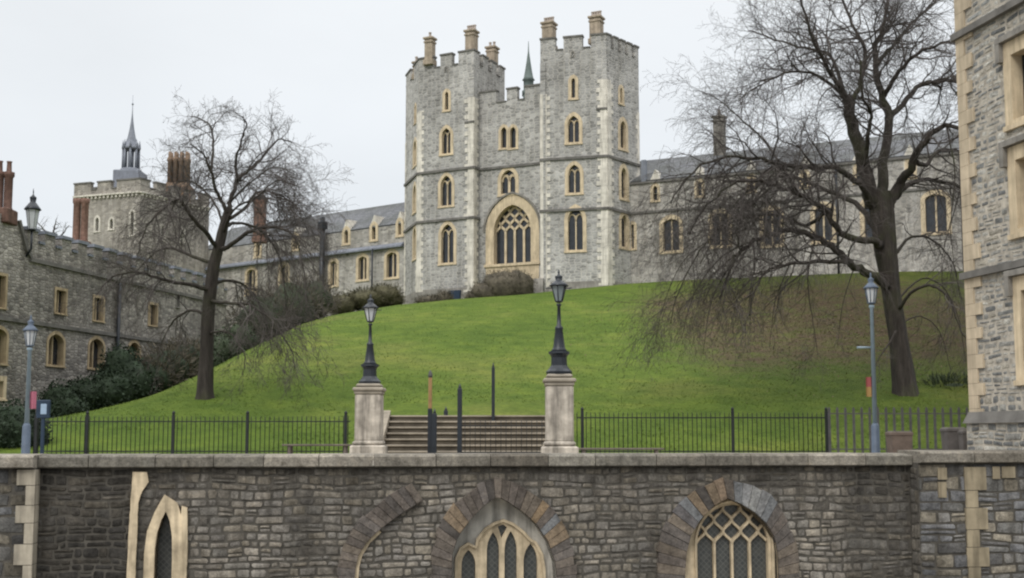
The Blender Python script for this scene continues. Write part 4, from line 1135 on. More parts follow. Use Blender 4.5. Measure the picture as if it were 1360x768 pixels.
# ------------------------------------------------------------------ steps, piers, lamps
st = thing('stone_steps', 'broad flight of worn stone steps rising between the two lamp piers', 'steps', (-1.5, 37, 0))
x0, x1 = pt(512, 580, 36.5).x, pt(724, 580, 36.5).x+.3
g = G(); gr = G()
for i in range(7):
    zt_ = (i+1)*.18; y0 = 35.6+i*.36
    g.bevbox(x0, x1, y0-.04, y0+.40 if i < 6 else 46, zt_-.055, zt_, .012)
    gr.box(x0+.01, x1-.01, y0+.02, y0+.30, zt_-.18+.001, zt_-.056)
part('tread', g, M['step'], st); part('riser', gr, M['riser'], st)
for x, s in ((x0, -1), (x1, 1)):
    g = G(); xa, xb = (x-.3, x-.002) if s < 0 else (x+.002, x+.3)
    g.hexa([(xa, 35.3, 0), (xb, 35.3, 0), (xb, 46, 0), (xa, 46, 0), (xa, 35.3, .3), (xb, 35.3, .3), (xb, 46, 1.3), (xa, 46, 1.3)])
    g.hexa([(xa, 35.3, .3), (xb, 35.3, .3), (xb, 38, .3), (xa, 38, .3), (xa, 35.5, .42), (xb, 35.5, .42), (xb, 38, 1.42), (xa, 38, 1.42)])
    part('cheek_wall', g, M['step'], st)

def pier(px, Y, label, zt_, sc=1):
    b = pt(px, 590, Y); b.z = 0
    r_ = thing('stone_pier', label, 'pier', b, 'stone gate piers carrying lamps')
    g = G(); w = .32*sc
    g.bevbox(b.x-w*1.32, b.x+w*1.32, b.y-w*1.32, b.y+w*1.32, 0, .38, .04); g.bevbox(b.x-w*1.15, b.x+w*1.15, b.y-w*1.15, b.y+w*1.15, .37, .50, .05); part('base', g, M['pier'], r_)
    g = G(); g.bevbox(b.x-w, b.x+w, b.y-w, b.y+w, .48, zt_-.27, .035); part('shaft', g, M['pier'], r_)
    g = G(); g.bevbox(b.x-w*1.06, b.x+w*1.06, b.y-w*1.06, b.y+w*1.06, zt_-.28, zt_-.2, .02); g.bevbox(b.x-w*1.18, b.x+w*1.18, b.y-w*1.18, b.y+w*1.18, zt_-.2, zt_-.1, .03); g.bevbox(b.x-w*.95, b.x+w*.95, b.y-w*.95, b.y+w*.95, zt_-.1, zt_, .04)
    part('cap', g, mat_plain('pier cap stone', (.28, .25, .20), .9, .3, 3, bmp=.3) if 'capm' not in M else M['capm'], r_)
    return b, zt_
M['capm'] = mat_plain('pier cap stone', (.26, .23, .185), .9, .3, 3.0, bmp=.3)
pl_, pz_l = pier(490, 31.5, 'left stone pier, stained and slightly narrower, under the frosted black lamp', 1.97, 1.06)
pr_, pz_r = pier(743, 28.0, 'right stone pier of fluted pale stone beside the railings', 2.04, 1.0)

def lantern(root, o, r0, r1, z0, z1, frame, glassm, n=6):
    """tapered glazed lantern: glass, glazing bars, hood and finial"""
    o = Vector(o); g = G()
    for i in range(n):
        a_ = 2*math.pi*i/n+.3
        g.tube([o+Vector((r0*math.cos(a_), r0*math.sin(a_), z0)), o+Vector((r1*math.cos(a_), r1*math.sin(a_), z1))], [.013, .013], 4)
    h = z1-z0
    g.lathe(o, [(r0*.5, z0-.12*h), (r0*1.1, z0-.05*h), (r0*1.15, z0)], 12)
    g.lathe(o, [(r1*1.25, z1), (r1*1.3, z1+.05*h), (r1*.95, z1+.2*h), (r1*.6, z1+.36*h), (r1*.42, z1+.42*h), (r1*.5, z1+.6*h), (r1*.52, z1+.68*h), (r1*.25, z1+.75*h), (.02, z1+.85*h), (.03, z1+.95*h), (.008, z1+1.15*h)], 12)
    fr_ = part('lantern', g, frame, root)
    g = G(); g.lathe(o, [(r0*.95, z0+.002), (r1*.95, z1-.002)], n, .3, False); part('lamp_glass', g, glassm, fr_)
    return fr_

def pier_lamp(b, zt_, label, sc, glassm, gz):
    r_ = thing('street_lamp', label, 'lamp', (b.x, b.y, zt_), 'black iron lamps on stone piers')
    o = (b.x, b.y, zt_)
    g = G(); g.lathe(o, [(.29*sc, 0), (.30*sc, .06*sc), (.24*sc, .12*sc), (.185*sc, .2*sc), (.175*sc, .38*sc), (.2*sc, .44*sc), (.24*sc, .47*sc), (.235*sc, .52*sc)], 10, 0, False); part('base', g, M['iron'], r_)
    g = G(); g.lathe(o, [(.20*sc, .52*sc), (.15*sc, .58*sc), (.135*sc, .62*sc), (.085*sc, 1.02*sc), (.095*sc, 1.04*sc), (.09*sc, 1.08*sc), (.05*sc, 1.12*sc), (.034*sc, 1.56*sc), (.06*sc, 1.58*sc), (.05*sc, 1.62*sc)], 12); part('post', g, M['iron'], r_)
    lantern(r_, o, .085*sc, .175*sc, 1.68*sc, gz*sc, M['iron'], glassm)
    g = G(); g.tube([Vector(o)+Vector((-.3*sc, 0, 1.98*sc)), Vector(o)+Vector((.3*sc, 0, 1.98*sc))], [.012, .012], 6); part('crossbar', g, M['iron'], r_)
M['clearglass'] = mat_plain('greenish lamp glass', (.20, .235, .24), .12, .15, 5.0, spec=.5)
pier_lamp(pl_, pz_l, 'black lamp with frosted white lantern on the left pier', .98, M['lampglass'], 2.02)
pier_lamp(pr_, pz_r, 'taller black lamp with clear lantern on the right pier', 1.02, M['clearglass'], 2.02)

def post_lamp(px, Y, ytop, label, lean=0):
    b = pt(px, 590, Y); b.z = 0; zt_ = CZ+(HZ-ytop)*Y/FPX
    r_ = thing('lamp_post', label, 'lamp post', b, 'slim grey lamp posts on the terrace')
    g = G(); g.lathe(b, [(.15, 0), (.15, .08), (.115, .12), (.105, .88), (.07, .95)], 14); part('base', g, M['darkblue'], r_)
    g = G(); g.lathe(b, [(.066, .9), (.048, zt_-.75), (.075, zt_-.73), (.075, zt_-.68), (.05, zt_-.66)], 12); part('post', g, M['bluegrey'], r_)
    lantern(r_, b, .10, .16, zt_-.60, zt_-.22, M['darkblue'], M['lampglass'], 8)
    return b, r_
lbp, lroot = post_lamp(1163, 32, 372, 'tall slim blue grey lamp post in front of the large bare tree')
g = G(); z = CZ+(HZ-462)*32/FPX
g.tube([lbp+Vector((-.42, 0, z)), lbp+Vector((-.02, 0, z))], [.03, .025], 8); part('arm', g, M['bluegrey'], lroot)
lbp2, lroot2 = post_lamp(34.5, 32, 429, 'slim grey lamp post before the dark hedge at the left edge')
def banner(px0, px1, y0, y1, Y, mats, label):
    a_, b_ = pt(px0, y0, Y), pt(px1, y1, Y)
    r_ = thing('banner', label, 'banner', ((a_.x+b_.x)/2, Y, b_.z))
    n_ = len(mats); h = (a_.z-b_.z)/n_
    for i, m_ in enumerate(mats):
        g = G(); N_ = 6; vs = []
        for k_ in range(N_+1):
            x = a_.x+(b_.x-a_.x)*k_/N_; w = .03*math.sin(k_*1.3)
            for (dy, z) in ((0, a_.z-h*i), (0, a_.z-h*(i+1)), (.012, a_.z-h*(i+1)), (.012, a_.z-h*i)): vs.append((x+(a_.z-z)*.0, Y+w+dy, z))
        fs = []
        for k_ in range(N_):
            for q in range(4): fs.append((k_*4+q, (k_+1)*4+q, (k_+1)*4+(q+1) % 4, k_*4+(q+1) % 4))
        fs += [(0, 1, 2, 3), (N_*4+3, N_*4+2, N_*4+1, N_*4)]
        g.idx(vs, fs); part('panel', g, M[m_], r_)
    return r_
banner(1150, 1160, 501, 527, 32.0, ['red', 'yellow'], 'small red and yellow banner hung on the right lamp post')
banner(39, 47, 520, 543, 32.0, ['pink'], 'pink banner hung on the slim lamp post at left')
a_ = pt(58, 543, 36); sg = thing('notice_board', 'pale blue notice board on a dark post at the left end of the railings', 'sign', (a_.x, 36, 0))
g = G(); g.bevbox(a_.x-.05, a_.x+.05, 35.96, 36.04, 0, a_.z-.2, .01); part('post', g, M['signframe'], sg)
g = G(); g.bevbox(a_.x-.2, a_.x+.2, 35.93, 36.05, a_.z-.28, a_.z+.26, .02); part('frame', g, M['signframe'], sg)
g = G(); g.bevbox(a_.x-.06, a_.x+.12, 35.91, 35.94, a_.z-.17, a_.z+.14, .01); part('face', g, M['signface'], sg)

# wall lantern on the gable shoulder of the lodgings
lp0 = fLB.P(fLB.hit(36, 310)[0], 0, .25); zl0 = fLB.hit(36, 306)[1]
wln = thing('wall_lantern', 'black glazed lantern on a bracket above the parapet of the lodgings', 'lantern', (lp0.x, lp0.y, zl0-.3))
k_ = lp0.y/FPX
lantern(wln, (lp0.x, lp0.y, zl0), .17, .30, .05, .95, M['iron'], M['lampglass'], 6)
g = G(); g.tube([Vector((lp0.x, lp0.y, zl0)), Vector((lp0.x, lp0.y, zl0-.9)), fLB.P(fLB.hit(36, 310)[0], zl0-1.3, -.05)], [.05, .05, .05], 8)
part('bracket', g, M['iron'], wln)

# ------------------------------------------------------------------ railings
def fence(xa, xb, Y, zb, ztop, step, r_bar, posts, label, mat, flat=False, name='iron_railings'):
    root = thing(name, label, 'fence', ((xa+xb)/2, Y, zb), 'railings along the foot of the lawn')
    g = G(); n_ = int((xb-xa)/step)
    for i in range(n_+1):
        x = xa+i*step
        if flat:
            g.box(x-r_bar, x+r_bar, Y-.015, Y+.015, zb, ztop); g.hexa([(x-r_bar, Y-.015, ztop), (x+r_bar, Y-.015, ztop), (x+r_bar, Y+.015, ztop), (x-r_bar, Y+.015, ztop), (x-.01, Y-.01, ztop+.07), (x+.01, Y-.01, ztop+.07), (x+.01, Y+.01, ztop+.07), (x-.01, Y+.01, ztop+.07)])
        else:
            g.tube([Vector((x, Y, zb)), Vector((x, Y, ztop)), Vector((x, Y, ztop+.05))], [r_bar, r_bar, .003], 5)
    part('bars', g, M[mat], root)
    g = G()
    for z in (zb+.12, ztop-.13): g.box(xa, xb, Y-.02, Y+.02, z-.018, z+.018)
    part('rails', g, M[mat], root)
    for x in posts:
        g = G(); g.bevbox(x-.045, x+.045, Y-.045, Y+.045, 0, ztop+.09, .008); g.lathe((x, Y, ztop+.09), [(.03, 0), (.055, .03), (.045, .08), (.005, .12)], 8); part('post', g, M['ironfence'], root)
FX = lambda px, Y: (px-680)/FPX*Y
FY = 38.0
fence(FX(48, FY), FX(466, FY), FY, .02, 1.2,   .145, .0135, [FX(p, FY) for p in (51, 118, 232, 330, 460)], 'black iron railings along the lawn left of the steps', 'ironfence')
fence(FX(766, FY), FX(1100, FY), FY, .02, 1.32,   .145, .0135, [FX(p, FY) for p in (773, 972, 1096)], 'black iron railings along the lawn right of the steps', 'ironfence')
fence(FX(1100, 36.5), FX(1300, 36.5), 36.5, .1, 1.42, .245, .036, [], 'stout grey pale fence beside the corner building', 'greyrail', True, 'pale_fence')
# posts and gate on the steps
def gatepost(px, y0, Y, label, ochre_top=False, w=.065):
    b = pt(px, 580, Y); zt_ = CZ+(HZ-y0)*Y/FPX
    r_ = thing('gate_post', label, 'post', (b.x, Y, 0), 'posts standing on the steps')
    zt2 = zt_-1.1 if ochre_top else zt_-.12
    zz = .0
    g = G(); g.bevbox(b.x-w, b.x+w, Y-w, Y+w, zz, zt2, .012)
    if not ochre_top: g.lathe((b.x, Y, zt2), [(w*.8, 0), (w*.5, .06), (.008, .14)], 8)
    part('shaft', g, M['iron'], r_)
    if ochre_top:
        g = G(); g.bevbox(b.x-w*.8, b.x+w*.8, Y-w*.8, Y+w*.8, zt2, zt_-.2, .012); part('upper_shaft', g, M['yellowwood'], r_)
        g = G(); g.lathe((b.x, Y, zt_-.2), [(w*.8, 0), (w*1.05, .06), (w*.7, .15), (.01, .22)], 10); part('finial', g, M['greyrail'], r_)
    return b.x
gatepost(571, 493, 35.0, 'post with ochre upper shaft on the steps', True)
gatepost(577, 544, 34.6, 'short black post beside the ochre topped post')
ga_ = gatepost(610.5, 511, 34.2, 'black pointed post at the hinge of the low gate')
gatepost(655, 483, 37.6, 'thin tall dark post at the top of the steps', w=.05)
gatepost(592, 541, 41, 'small black bollard at the head of the steps', w=.07)
gr_ = thing('iron_gate', 'low black barred gate across the right half of the steps', 'gate', (ga_, 34.2, 0))
xb_ = FX(724, 34.2)
g = G()
for z in (.16, .9): g.box(ga_+.06, xb_, 34.18, 34.22, z-.015, z+.015)
part('rails', g, M['ironfence'], gr_)
g = G(); x = ga_+.15
while x < xb_: g.tube([Vector((x, 34.2, .08)), Vector((x, 34.2, 1.06))], [.009, .009], 5); x += .145
part('bars', g, M['ironfence'], gr_)

# benches and planters on the terrace
def bench(px0, px1, ytop, Y, label):
    xa, xb = FX(px0, Y), FX(px1, Y); zt_ = CZ+(HZ-ytop)*Y/FPX
    r_ = thing('park_bench', label, 'bench', ((xa+xb)/2, Y, 0), 'low benches on the terrace')
    g = G()
    for i in range(4): g.bevbox(xa, xb, Y-.24+i*.125, Y-.24+i*.125+.1, zt_-.05, zt_, .01)
    part('seat', g, M['wood'], r_)
    for x in (xa+.2, xb-.2):
        g = G(); g.bevbox(x-.04, x+.04, Y-.2, Y+.2, 0, zt_-.052, .01); part('leg', g, M['wood'], r_)
bench(378, 470, 590, 34, 'low dark timber bench left of the left pier'); bench(765, 880, 595, 33, 'low grey timber bench right of the right pier')
def planter(px0, px1, ytop, Y, mat, label):
    xa, xb = FX(px0, Y), FX(px1, Y); w = (xb-xa)/2; b = Vector(((xa+xb)/2, Y, 0)); zt_ = CZ+(HZ-ytop)*Y/FPX
    r_ = thing('planter', label, 'planter', b, 'square planters on the terrace')
    g = G(); P_ = lambda s, z: [(b.x-s, b.y-s, z), (b.x+s, b.y-s, z), (b.x+s, b.y+s, z), (b.x-s, b.y+s, z)]
    g.hexa(P_(w*.8, 0)+P_(w*.93, zt_-.1)); part('tub', g, M[mat], r_)
    g = G(); g.bevbox(b.x-w, b.x+w, b.y-w, b.y+w, zt_-.1, zt_, .02); part('rim', g, M[mat], r_)
    g = G(); g.bevbox(b.x-w*.85, b.x+w*.85, b.y-w*.85, b.y+w*.85, zt_-.01, zt_+.025, .01); part('soil', g, M['earth'], r_)
planter(1177, 1206, 574, 31, 'planter', 'brown square planter beside the tall slim lamp post')
planter(1250, 1277, 569, 31.5, 'planter_grey', 'grey planter in front of the stout pale fence')
planter(1272, 1290, 572, 30.8, 'planter_grey', 'small dark planter against the corner of the flint building')

# ------------------------------------------------------------------ trees
def rvec(rg): 
    while True:
        v = Vector((rg.uniform(-1, 1), rg.uniform(-1, 1), rg.uniform(-1, 1)))
        if .05 < v.length < 1: return v.normalized()
class Tree:
    def __init__(s, seed, params): s.rg = random.Random(seed); s.p = params; s.limbs = []; s.tw = G(); s.n = 0; s.df = 1.0; s.k = params.get('k', 1.0)
    def grow(s, p, d, length, r, lev, droop):
        rg = s.rg; n = (7, 6, 5, 4)[min(lev, 3)]; pts = [p.copy()]; rad = [r]; d = d.normalized(); st = length/n
        wig = s.p['wig']
        for i in range(n):
            d = (d+rvec(rg)*wig+Vector((0, 0, -droop*(.25+.75*i/n)))+Vector((0, 0, s.p['up'][min(lev, 3)]*(1-i/n)))).normalized()
            p = p+d*st; pts.append(p.copy()); rad.append(max(.0045, r*(1-.80*(i+1)/n)))
        s.tw.tube(pts, rad, 5 if r > .04 else 3); s.n += 1
        s.kids(pts, rad, length, lev, droop)
    def kids(s, pts, rad, length, lev, droop, t0=.18):
        if lev >= s.p['levels']: return
        rg = s.rg; n = max(2, int(length*s.p['dens'][min(lev, 3)]*s.df*s.k*rg.uniform(.8, 1.2))); m = len(pts)-1
        for k_ in range(n):
            t = t0+(1-t0)*(k_+rg.random())/n; x = t*m; i = min(int(x), m-1); f = x-i
            p = pts[i].lerp(pts[i+1], f); d = (pts[i+1]-pts[i]).normalized(); rr_ = rad[i]+(rad[i+1]-rad[i])*f
            ax = rvec(rg); ax = (ax-d*ax.dot(d)).normalized()
            an = R(rg.uniform(28, 68)); nd = d*math.cos(an)+ax*math.sin(an)
            ln = length*s.p['ratio'][min(lev, 3)]*rg.uniform(.55, 1.15)*(1.1-.45*t)
            ln = min(ln, s.p['maxlen'][min(lev, 3)])
            s.grow(p, nd, ln, min(rr_*.62, s.p['rad'][min(lev, 3)]), lev+1, droop*s.p['dr'])
    def limb(s, g, pp, r0, r1, droop=.0, kids=True, lenf=1.0):
        # smooth the hand-set points with Catmull-Rom
        P_ = [pp[0]]+pp+[pp[-1]]; pts = []
        for i in range(1, len(P_)-2):
            a, b, c, d = P_[i-1:i+3]
            for q in range(4):
                t = q/4; pts.append(.5*((2*b)+(c-a)*t+(2*a-5*b+4*c-d)*t*t+(3*b-a-3*c+d)*t**3))
        pts.append(pp[-1].copy())
        pts = [p+rvec(s.rg)*min(.07, r0*.3)*(0 if i == 0 else 1) for i, p in enumerate(pts)]
        n = len(pts); rad = [r0+(r1-r0)*(i/(n-1))**.8 for i in range(n)]
        rad = [q*.74 for q in rad]; g.tube(pts, rad, 9 if r0 > .12 else 6)
        if kids:
            ln = sum((b-a).length for a, b in zip(pts, pts[1:]))
            s.kids(pts, rad, ln*lenf, 0, droop, .25)

def make_tree(seed, name, label, base, Y0, trunk, limbs, params, group, twig='twig'):
    T = Tree(seed, params)
    root = thing(name, label, 'tree', base, group)
    g = G(); pts = [pt(x, y, Y0+dy) for x, y, dy, w in trunk]; pts[0].z = base[2]-.4
    rad = [w*params.get('tw', .70)*Y0/FPX/2 for *_, w in trunk]
    P_ = [pts[0]]+pts+[pts[-1]]; rr_ = [rad[0]]+rad+[rad[-1]]; fp = []; fr_ = []
    for i in range(1, len(P_)-2):
        a, b, c, d = P_[i-1:i+3]
        for q in range(5):
            t = q/5; fp.append(.5*((2*b)+(c-a)*t+(2*a-5*b+4*c-d)*t*t+(3*b-a-3*c+d)*t**3)); fr_.append(rr_[i]+(rr_[i+1]-rr_[i])*t)
    fp.append(pts[-1]); fr_.append(rad[-1])
    # fluted, buttressed trunk surface
    n = 18; bb = len(g.v)
    for i, (p, r_) in enumerate(zip(fp, fr_)):
        for q in range(n):
            a_ = 2*math.pi*q/n; fl = 1+.13*math.sin(a_*5+i*.15)+.08*noise.noise(Vector((math.cos(a_)*2, math.sin(a_)*2, i*.35)))
            if i < 6: fl += (.5-.085*i)*(.35+.65*max(0, math.sin(a_*4+1)))*.7
            g.v.append(p+Vector((math.cos(a_), math.sin(a_), 0))*r_*fl)
    for i in range(len(fp)-1):
        for q in range(n):
            j = (q+1) % n; g.f.append((bb+i*n+q, bb+i*n+j, bb+(i+1)*n+j, bb+(i+1)*n+q)); g.uv.append(None); g.c.append(None); g.smooth.append(True)
    tr_ = part('trunk', g, M['bark'], root)
    for L_ in limbs:
        T.df = .72 if L_.get('droop', 0) > .11 else .88
        g = G(); pp = [pt(x, y, Y0+dy) for x, y, dy in L_['p']]
        T.limb(g, pp, L_['r'][0], L_['r'][1], L_.get('droop', 0), True, L_.get('len', 1))
        part('limb', g, M['bark'], root)
    part('crown', T.tw, M[twig], root)
    print(name, 'branches', T.n, 'faces', len(T.tw.f))
    return root

PR = dict(levels=3, dens=(3.6, 5.4, 6.5, 6), ratio=(.46, .58, .64, .5), maxlen=(3.3, 2.0, 1.2, .5), rad=(.042, .016, .009, .007), wig=.36, up=(.03, .0, .0, 0), dr=1.35)
Yr = 48.0
zr = terrain(FX(1205, Yr), Yr)
trunk_r = [(1206, 548, 0, 58), (1203, 520, 0, 44), (1193, 450, 0, 34), (1184, 390, 0, 33), (1175, 330, 0, 40), (1171, 285, 0, 44), (1168, 255, 0, 40)]
limbs_r = [
 dict(p=[(1160, 275, 0), (1151, 234, -.3), (1135, 175, -.3), (1126, 133, -.5)], r=(.44, .30)),
 dict(p=[(1126, 135, -.5), (1117, 120, -.8), (1104, 98, -1.2), (1085, 66, -1.8), (1073, 35, -2.2), (1062, -15, -2.5)], r=(.19, .05)),
 dict(p=[(1128, 140, -.4), (1141, 117, 0), (1149, 70, .5), (1136, 43, 1), (1120, 4, 1.5), (1108, -45, 2)], r=(.17, .05)),
 dict(p=[(1126, 135, -.5), (1112, 95, .8), (1098, 70, 1.8), (1060, 62, 2.5), (1020, 50, 3), (995, 40, 3.4)], r=(.13, .03)),
 dict(p=[(1118, 125, -.5), (1085, 100, -1.5), (1050, 96, -2.4), (1015, 110, -3.2), (985, 130, -3.8)], r=(.11, .025)),
 dict(p=[(1148, 225, -.3), (1153, 180, -1.5), (1158, 150, -2.2), (1146, 130, -3), (1142, 80, -3.6)], r=(.15, .04)),
 dict(p=[(1171, 265, .1), (1174, 215, .3), (1179, 156, .3), (1167, 113, .3), (1163, 59, .2), (1176, 30, 0), (1182, -40, 0)], r=(.34, .07)),
 dict(p=[(1179, 158, .3), (1194, 144, .8), (1218, 117, 1.4), (1249, 107, 2), (1275, 108, 2.4), (1310, 120, 3)], r=(.20, .06)),
 dict(p=[(1174, 128, .3), (1190, 101, -.6), (1210, 78, -1.4), (1233, 64, -2), (1268, 55, -2.6), (1300, 60, -3)], r=(.15, .04)),
 dict(p=[(1165, 85, .2), (1180, 68, .8), (1194, 51, 1.3), (1218, 23, 2), (1241, 4, 2.4), (1262, -30, 3)], r=(.14, .04)),
 dict(p=[(1180, 275, .1), (1195, 245, 0), (1210, 223, -.6), (1229, 187, -1.4), (1257, 168, -2), (1282, 172, -2.6)], r=(.34, .08), droop=.06),
 dict(p=[(1216, 215, -.8), (1229, 219, -.2), (1249, 199, .4), (1276, 201, .8), (1310, 215, 1)], r=(.15, .05), droop=.1),
 dict(p=[(1190, 262, .1), (1202, 248, .6), (1233, 238, 1.2), (1276, 250, 1.8), (1310, 275, 2)], r=(.20, .06), droop=.12),
 dict(p=[(1158, 275, 0), (1147, 250, -.8), (1124, 230, -1.5), (1104, 223, -2.2), (1060, 222, -2.8), (1010, 212, -3.2), (965, 208, -3.6), (920, 228, -4), (890, 270, -4.2)], r=(.22, .03), droop=.12),
 dict(p=[(1170, 325, -.3), (1156, 320, -1), (1118, 309, -1.8), (1092, 277, -2.6), (1062, 260, -3), (1032, 247, -3.4), (990, 240, -3.6), (950, 262, -3.8), (915, 310, -4)], r=(.23, .035), droop=.15),
 dict(p=[(1176, 380, -.3), (1161, 367, -.7), (1135, 354, -1.2), (1109, 333, -1.8), (1083, 314, -2.2), (1049, 307, -2.6), (1010, 316, -3), (984, 333, -3.2), (969, 354, -3.4), (955, 400, -3.5)], r=(.27, .05), droop=.17),
 dict(p=[(1122, 345, -1.5), (1118, 348, -1.7), (1083, 348, -2.6), (1049, 350, -3.4), (1023, 359, -4), (1006, 376, -4.4), (994, 420, -4.6)], r=(.14, .04), droop=.17),
 dict(p=[(1062, 260, -3), (1017, 189, -2), (980, 155, -1.6), (950, 130, -1.2), (923, 120, -1)], r=(.07, .012), droop=.02),
 dict(p=[(1095, 282, -2.5), (1070, 300, -1.5), (1030, 285, -.5), (985, 290, .5), (940, 320, 1), (905, 380, 1.2), (890, 430, 1.3)], r=(.12, .02), droop=.16),
 dict(p=[(1160, 300, .5), (1135, 270, 1.6), (1100, 255, 2.5), (1050, 235, 3.2), (1000, 250, 4), (960, 290, 4.4), (930, 350, 4.6)], r=(.18, .03), droop=.14),
 dict(p=[(1010, 316, -3), (960, 340, -3.5), (922, 390, -3.8), (905, 450, -3.8)], r=(.05, .01), droop=.15),
 dict(p=[(1049, 350, -3.4), (1030, 400, -3.6), (1022, 462, -3.6)], r=(.04, .01), droop=.15),
 dict(p=[(1083, 314, -2.2), (1073, 370, -2.4), (1080, 430, -2.5), (1086, 472, -2.5)], r=(.045, .01), droop=.15),
 dict(p=[(969, 354, -3.4), (945, 400, -3.6), (934, 470, -3.6)], r=(.045, .01), droop=.15),
 dict(p=[(1135, 354, -1.2), (1120, 400, -1.4), (1112, 462, -1.5)], r=(.04, .01), droop=.15),
 dict(p=[(940, 320, 1), (905, 350, 1.2), (880, 410, 1.3), (872, 450, 1.3)], r=(.035, .01), droop=.15),
 dict(p=[(1276, 250, 1.8), (1262, 300, 1.9), (1250, 350, 1.9), (1255, 400, 1.9)], r=(.04, .01), droop=.12),
 dict(p=[(1257, 168, -2), (1268, 230, -2.2), (1262, 300, -2.2), (1268, 360, -2.2)], r=(.05, .012), droop=.12),
 dict(p=[(1197, 430, .5), (1222, 420, 1.2), (1248, 440, 1.6), (1262, 490, 1.8)], r=(.05, .012), droop=.14),
 dict(p=[(1190, 400, .6), (1225, 370, 1.6), (1255, 385, 2.2), (1275, 430, 2.4), (1282, 480, 2.4)], r=(.06, .012), droop=.14),
 dict(p=[(1195, 410, -.4), (1215, 385, -1.2), (1240, 380, -2), (1262, 400, -2.6), (1276, 440, -3), (1290, 452, -3.2)], r=(.10, .03), droop=.12),
 dict(p=[(1186, 340, .3), (1210, 315, 1.2), (1240, 320, 2), (1265, 350, 2.4), (1278, 400, 2.6)], r=(.11, .02), droop=.15),
 dict(p=[(1190, 440, -.5), (1178, 460, -1), (1165, 480, -1.4), (1160, 500, -1.6)], r=(.06, .02), droop=.1),
]
make_tree(11, 'bare_tree', 'huge bare leafless tree with drooping twigs on the right side of the lawn', (FX(1205, Yr), Yr, zr), Yr, trunk_r, limbs_r, PR, 'bare trees on the lawn')

Yl = 48.0; zl_ = terrain(FX(272, Yl), Yl)
trunk_l = [(271, 545, 0, 36), (272, 520, 0, 26), (274, 470, 0, 21), (277, 410, 0, 20), (284, 357, 0, 19), (292, 323, 0, 17), (299, 294, 0, 15), (304, 277, 0, 13)]
limbs_l = [
 dict(p=[(303, 280, 0), (307, 266, 0), (316, 240, .2), (329, 227, .5), (347, 211, 1), (369, 186, 1.5), (388, 190, 2)], r=(.16, .03)),
 dict(p=[(315, 243, .2), (314, 211, -.4), (321, 186, -.8), (327, 166, -1.2), (323, 154, -1.5)], r=(.10, .02)),
 dict(p=[(301, 285, 0), (299, 277, -.2), (287, 251, -.6), (277, 218, -1), (270, 204, -1.2), (252, 190, -1.6)], r=(.14, .03)),
 dict(p=[(280, 228, -.8), (283, 193, -.2), (279, 167, .3), (266, 158, .8), (255, 154, 1)], r=(.09, .02)),
 dict(p=[(302, 292, 0), (329, 273, 1), (343, 255, 1.6), (369, 258, 2.2), (391, 273, 2.6), (405, 300, 2.8)], r=(.11, .02), droop=.1),
 dict(p=[(290, 331, 0), (270, 306, -1), (248, 280, -1.8), (237, 266, -2.2), (216, 277, -2.8), (195, 300, -3.2), (182, 340, -3.4)], r=(.14, .025), droop=.14),
 dict(p=[(292, 330, 0), (307, 326, -.6), (336, 306, -1.4), (365, 302, -2), (390, 312, -2.4), (402, 350, -2.6), (408, 400, -2.6)], r=(.15, .025), droop=.16),
 dict(p=[(300, 300, 0), (320, 296, 1.2), (350, 310, 2.2), (372, 345, 3), (380, 400, 3.2), (378, 440, 3.2)], r=(.11, .02), droop=.16),
 dict(p=[(286, 350, 0), (255, 340, .8), (222, 330, 1.6), (195, 345, 2.2), (170, 380, 2.6)], r=(.12, .02), droop=.15),
 dict(p=[(280, 385, 0), (250, 378, -1), (215, 372, -1.8), (185, 362, -2.4), (150, 368, -3), (128, 392, -3.3)], r=(.13, .025), droop=.14),
 dict(p=[(281, 380, 0), (305, 372, .8), (332, 385, 1.6), (352, 420, 2), (362, 470, 2.2)], r=(.11, .02), droop=.17),
 dict(p=[(279, 400, 0), (300, 402, -1), (330, 405, -1.8), (360, 425, -2.4), (385, 462, -2.7), (392, 490, -2.8)], r=(.11, .02), droop=.16),
 dict(p=[(277, 420, 0), (255, 412, .6), (232, 425, 1.2), (215, 455, 1.6), (208, 490, 1.7)], r=(.10, .02), droop=.17),
 dict(p=[(275, 445, 0), (292, 440, -.6), (312, 448, -1.1), (325, 475, -1.4), (322, 500, -1.4)], r=(.08, .015), droop=.17),
 dict(p=[(296, 310, 0), (310, 280, -1.2), (340, 262, -2.2), (370, 240, -2.8), (398, 250, -3.2)], r=(.09, .015), droop=.06),
 dict(p=[(298, 300, 0), (285, 270, 1.2), (262, 245, 2), (240, 240, 2.5), (222, 255, 2.8)], r=(.09, .015), droop=.06),
 dict(p=[(306, 268, 0), (335, 240, -1), (365, 222, -1.8), (392, 232, -2.3)], r=(.08, .015), droop=.05),
]
PL = dict(PR, k=1.15, tw=.80, up=(-.05, -.03, 0, 0), maxlen=(2.5, 1.35, .75, .5), rad=(.034, .014, .009, .007), dens=(4.4, 6.2, 7.2, 6))
make_tree(5, 'bare_tree', 'smaller bare tree with weeping twigs on the left slope of the lawn', (FX(272, Yl), Yl, zl_), Yl, trunk_l, limbs_l, PL, 'bare trees on the lawn')
PF = dict(PR, levels=2, maxlen=(4, 2.2, 1.2, .6), rad=(.1, .05, .03, .02), dens=(1.8, 2.6, 3, 3), wig=.3)
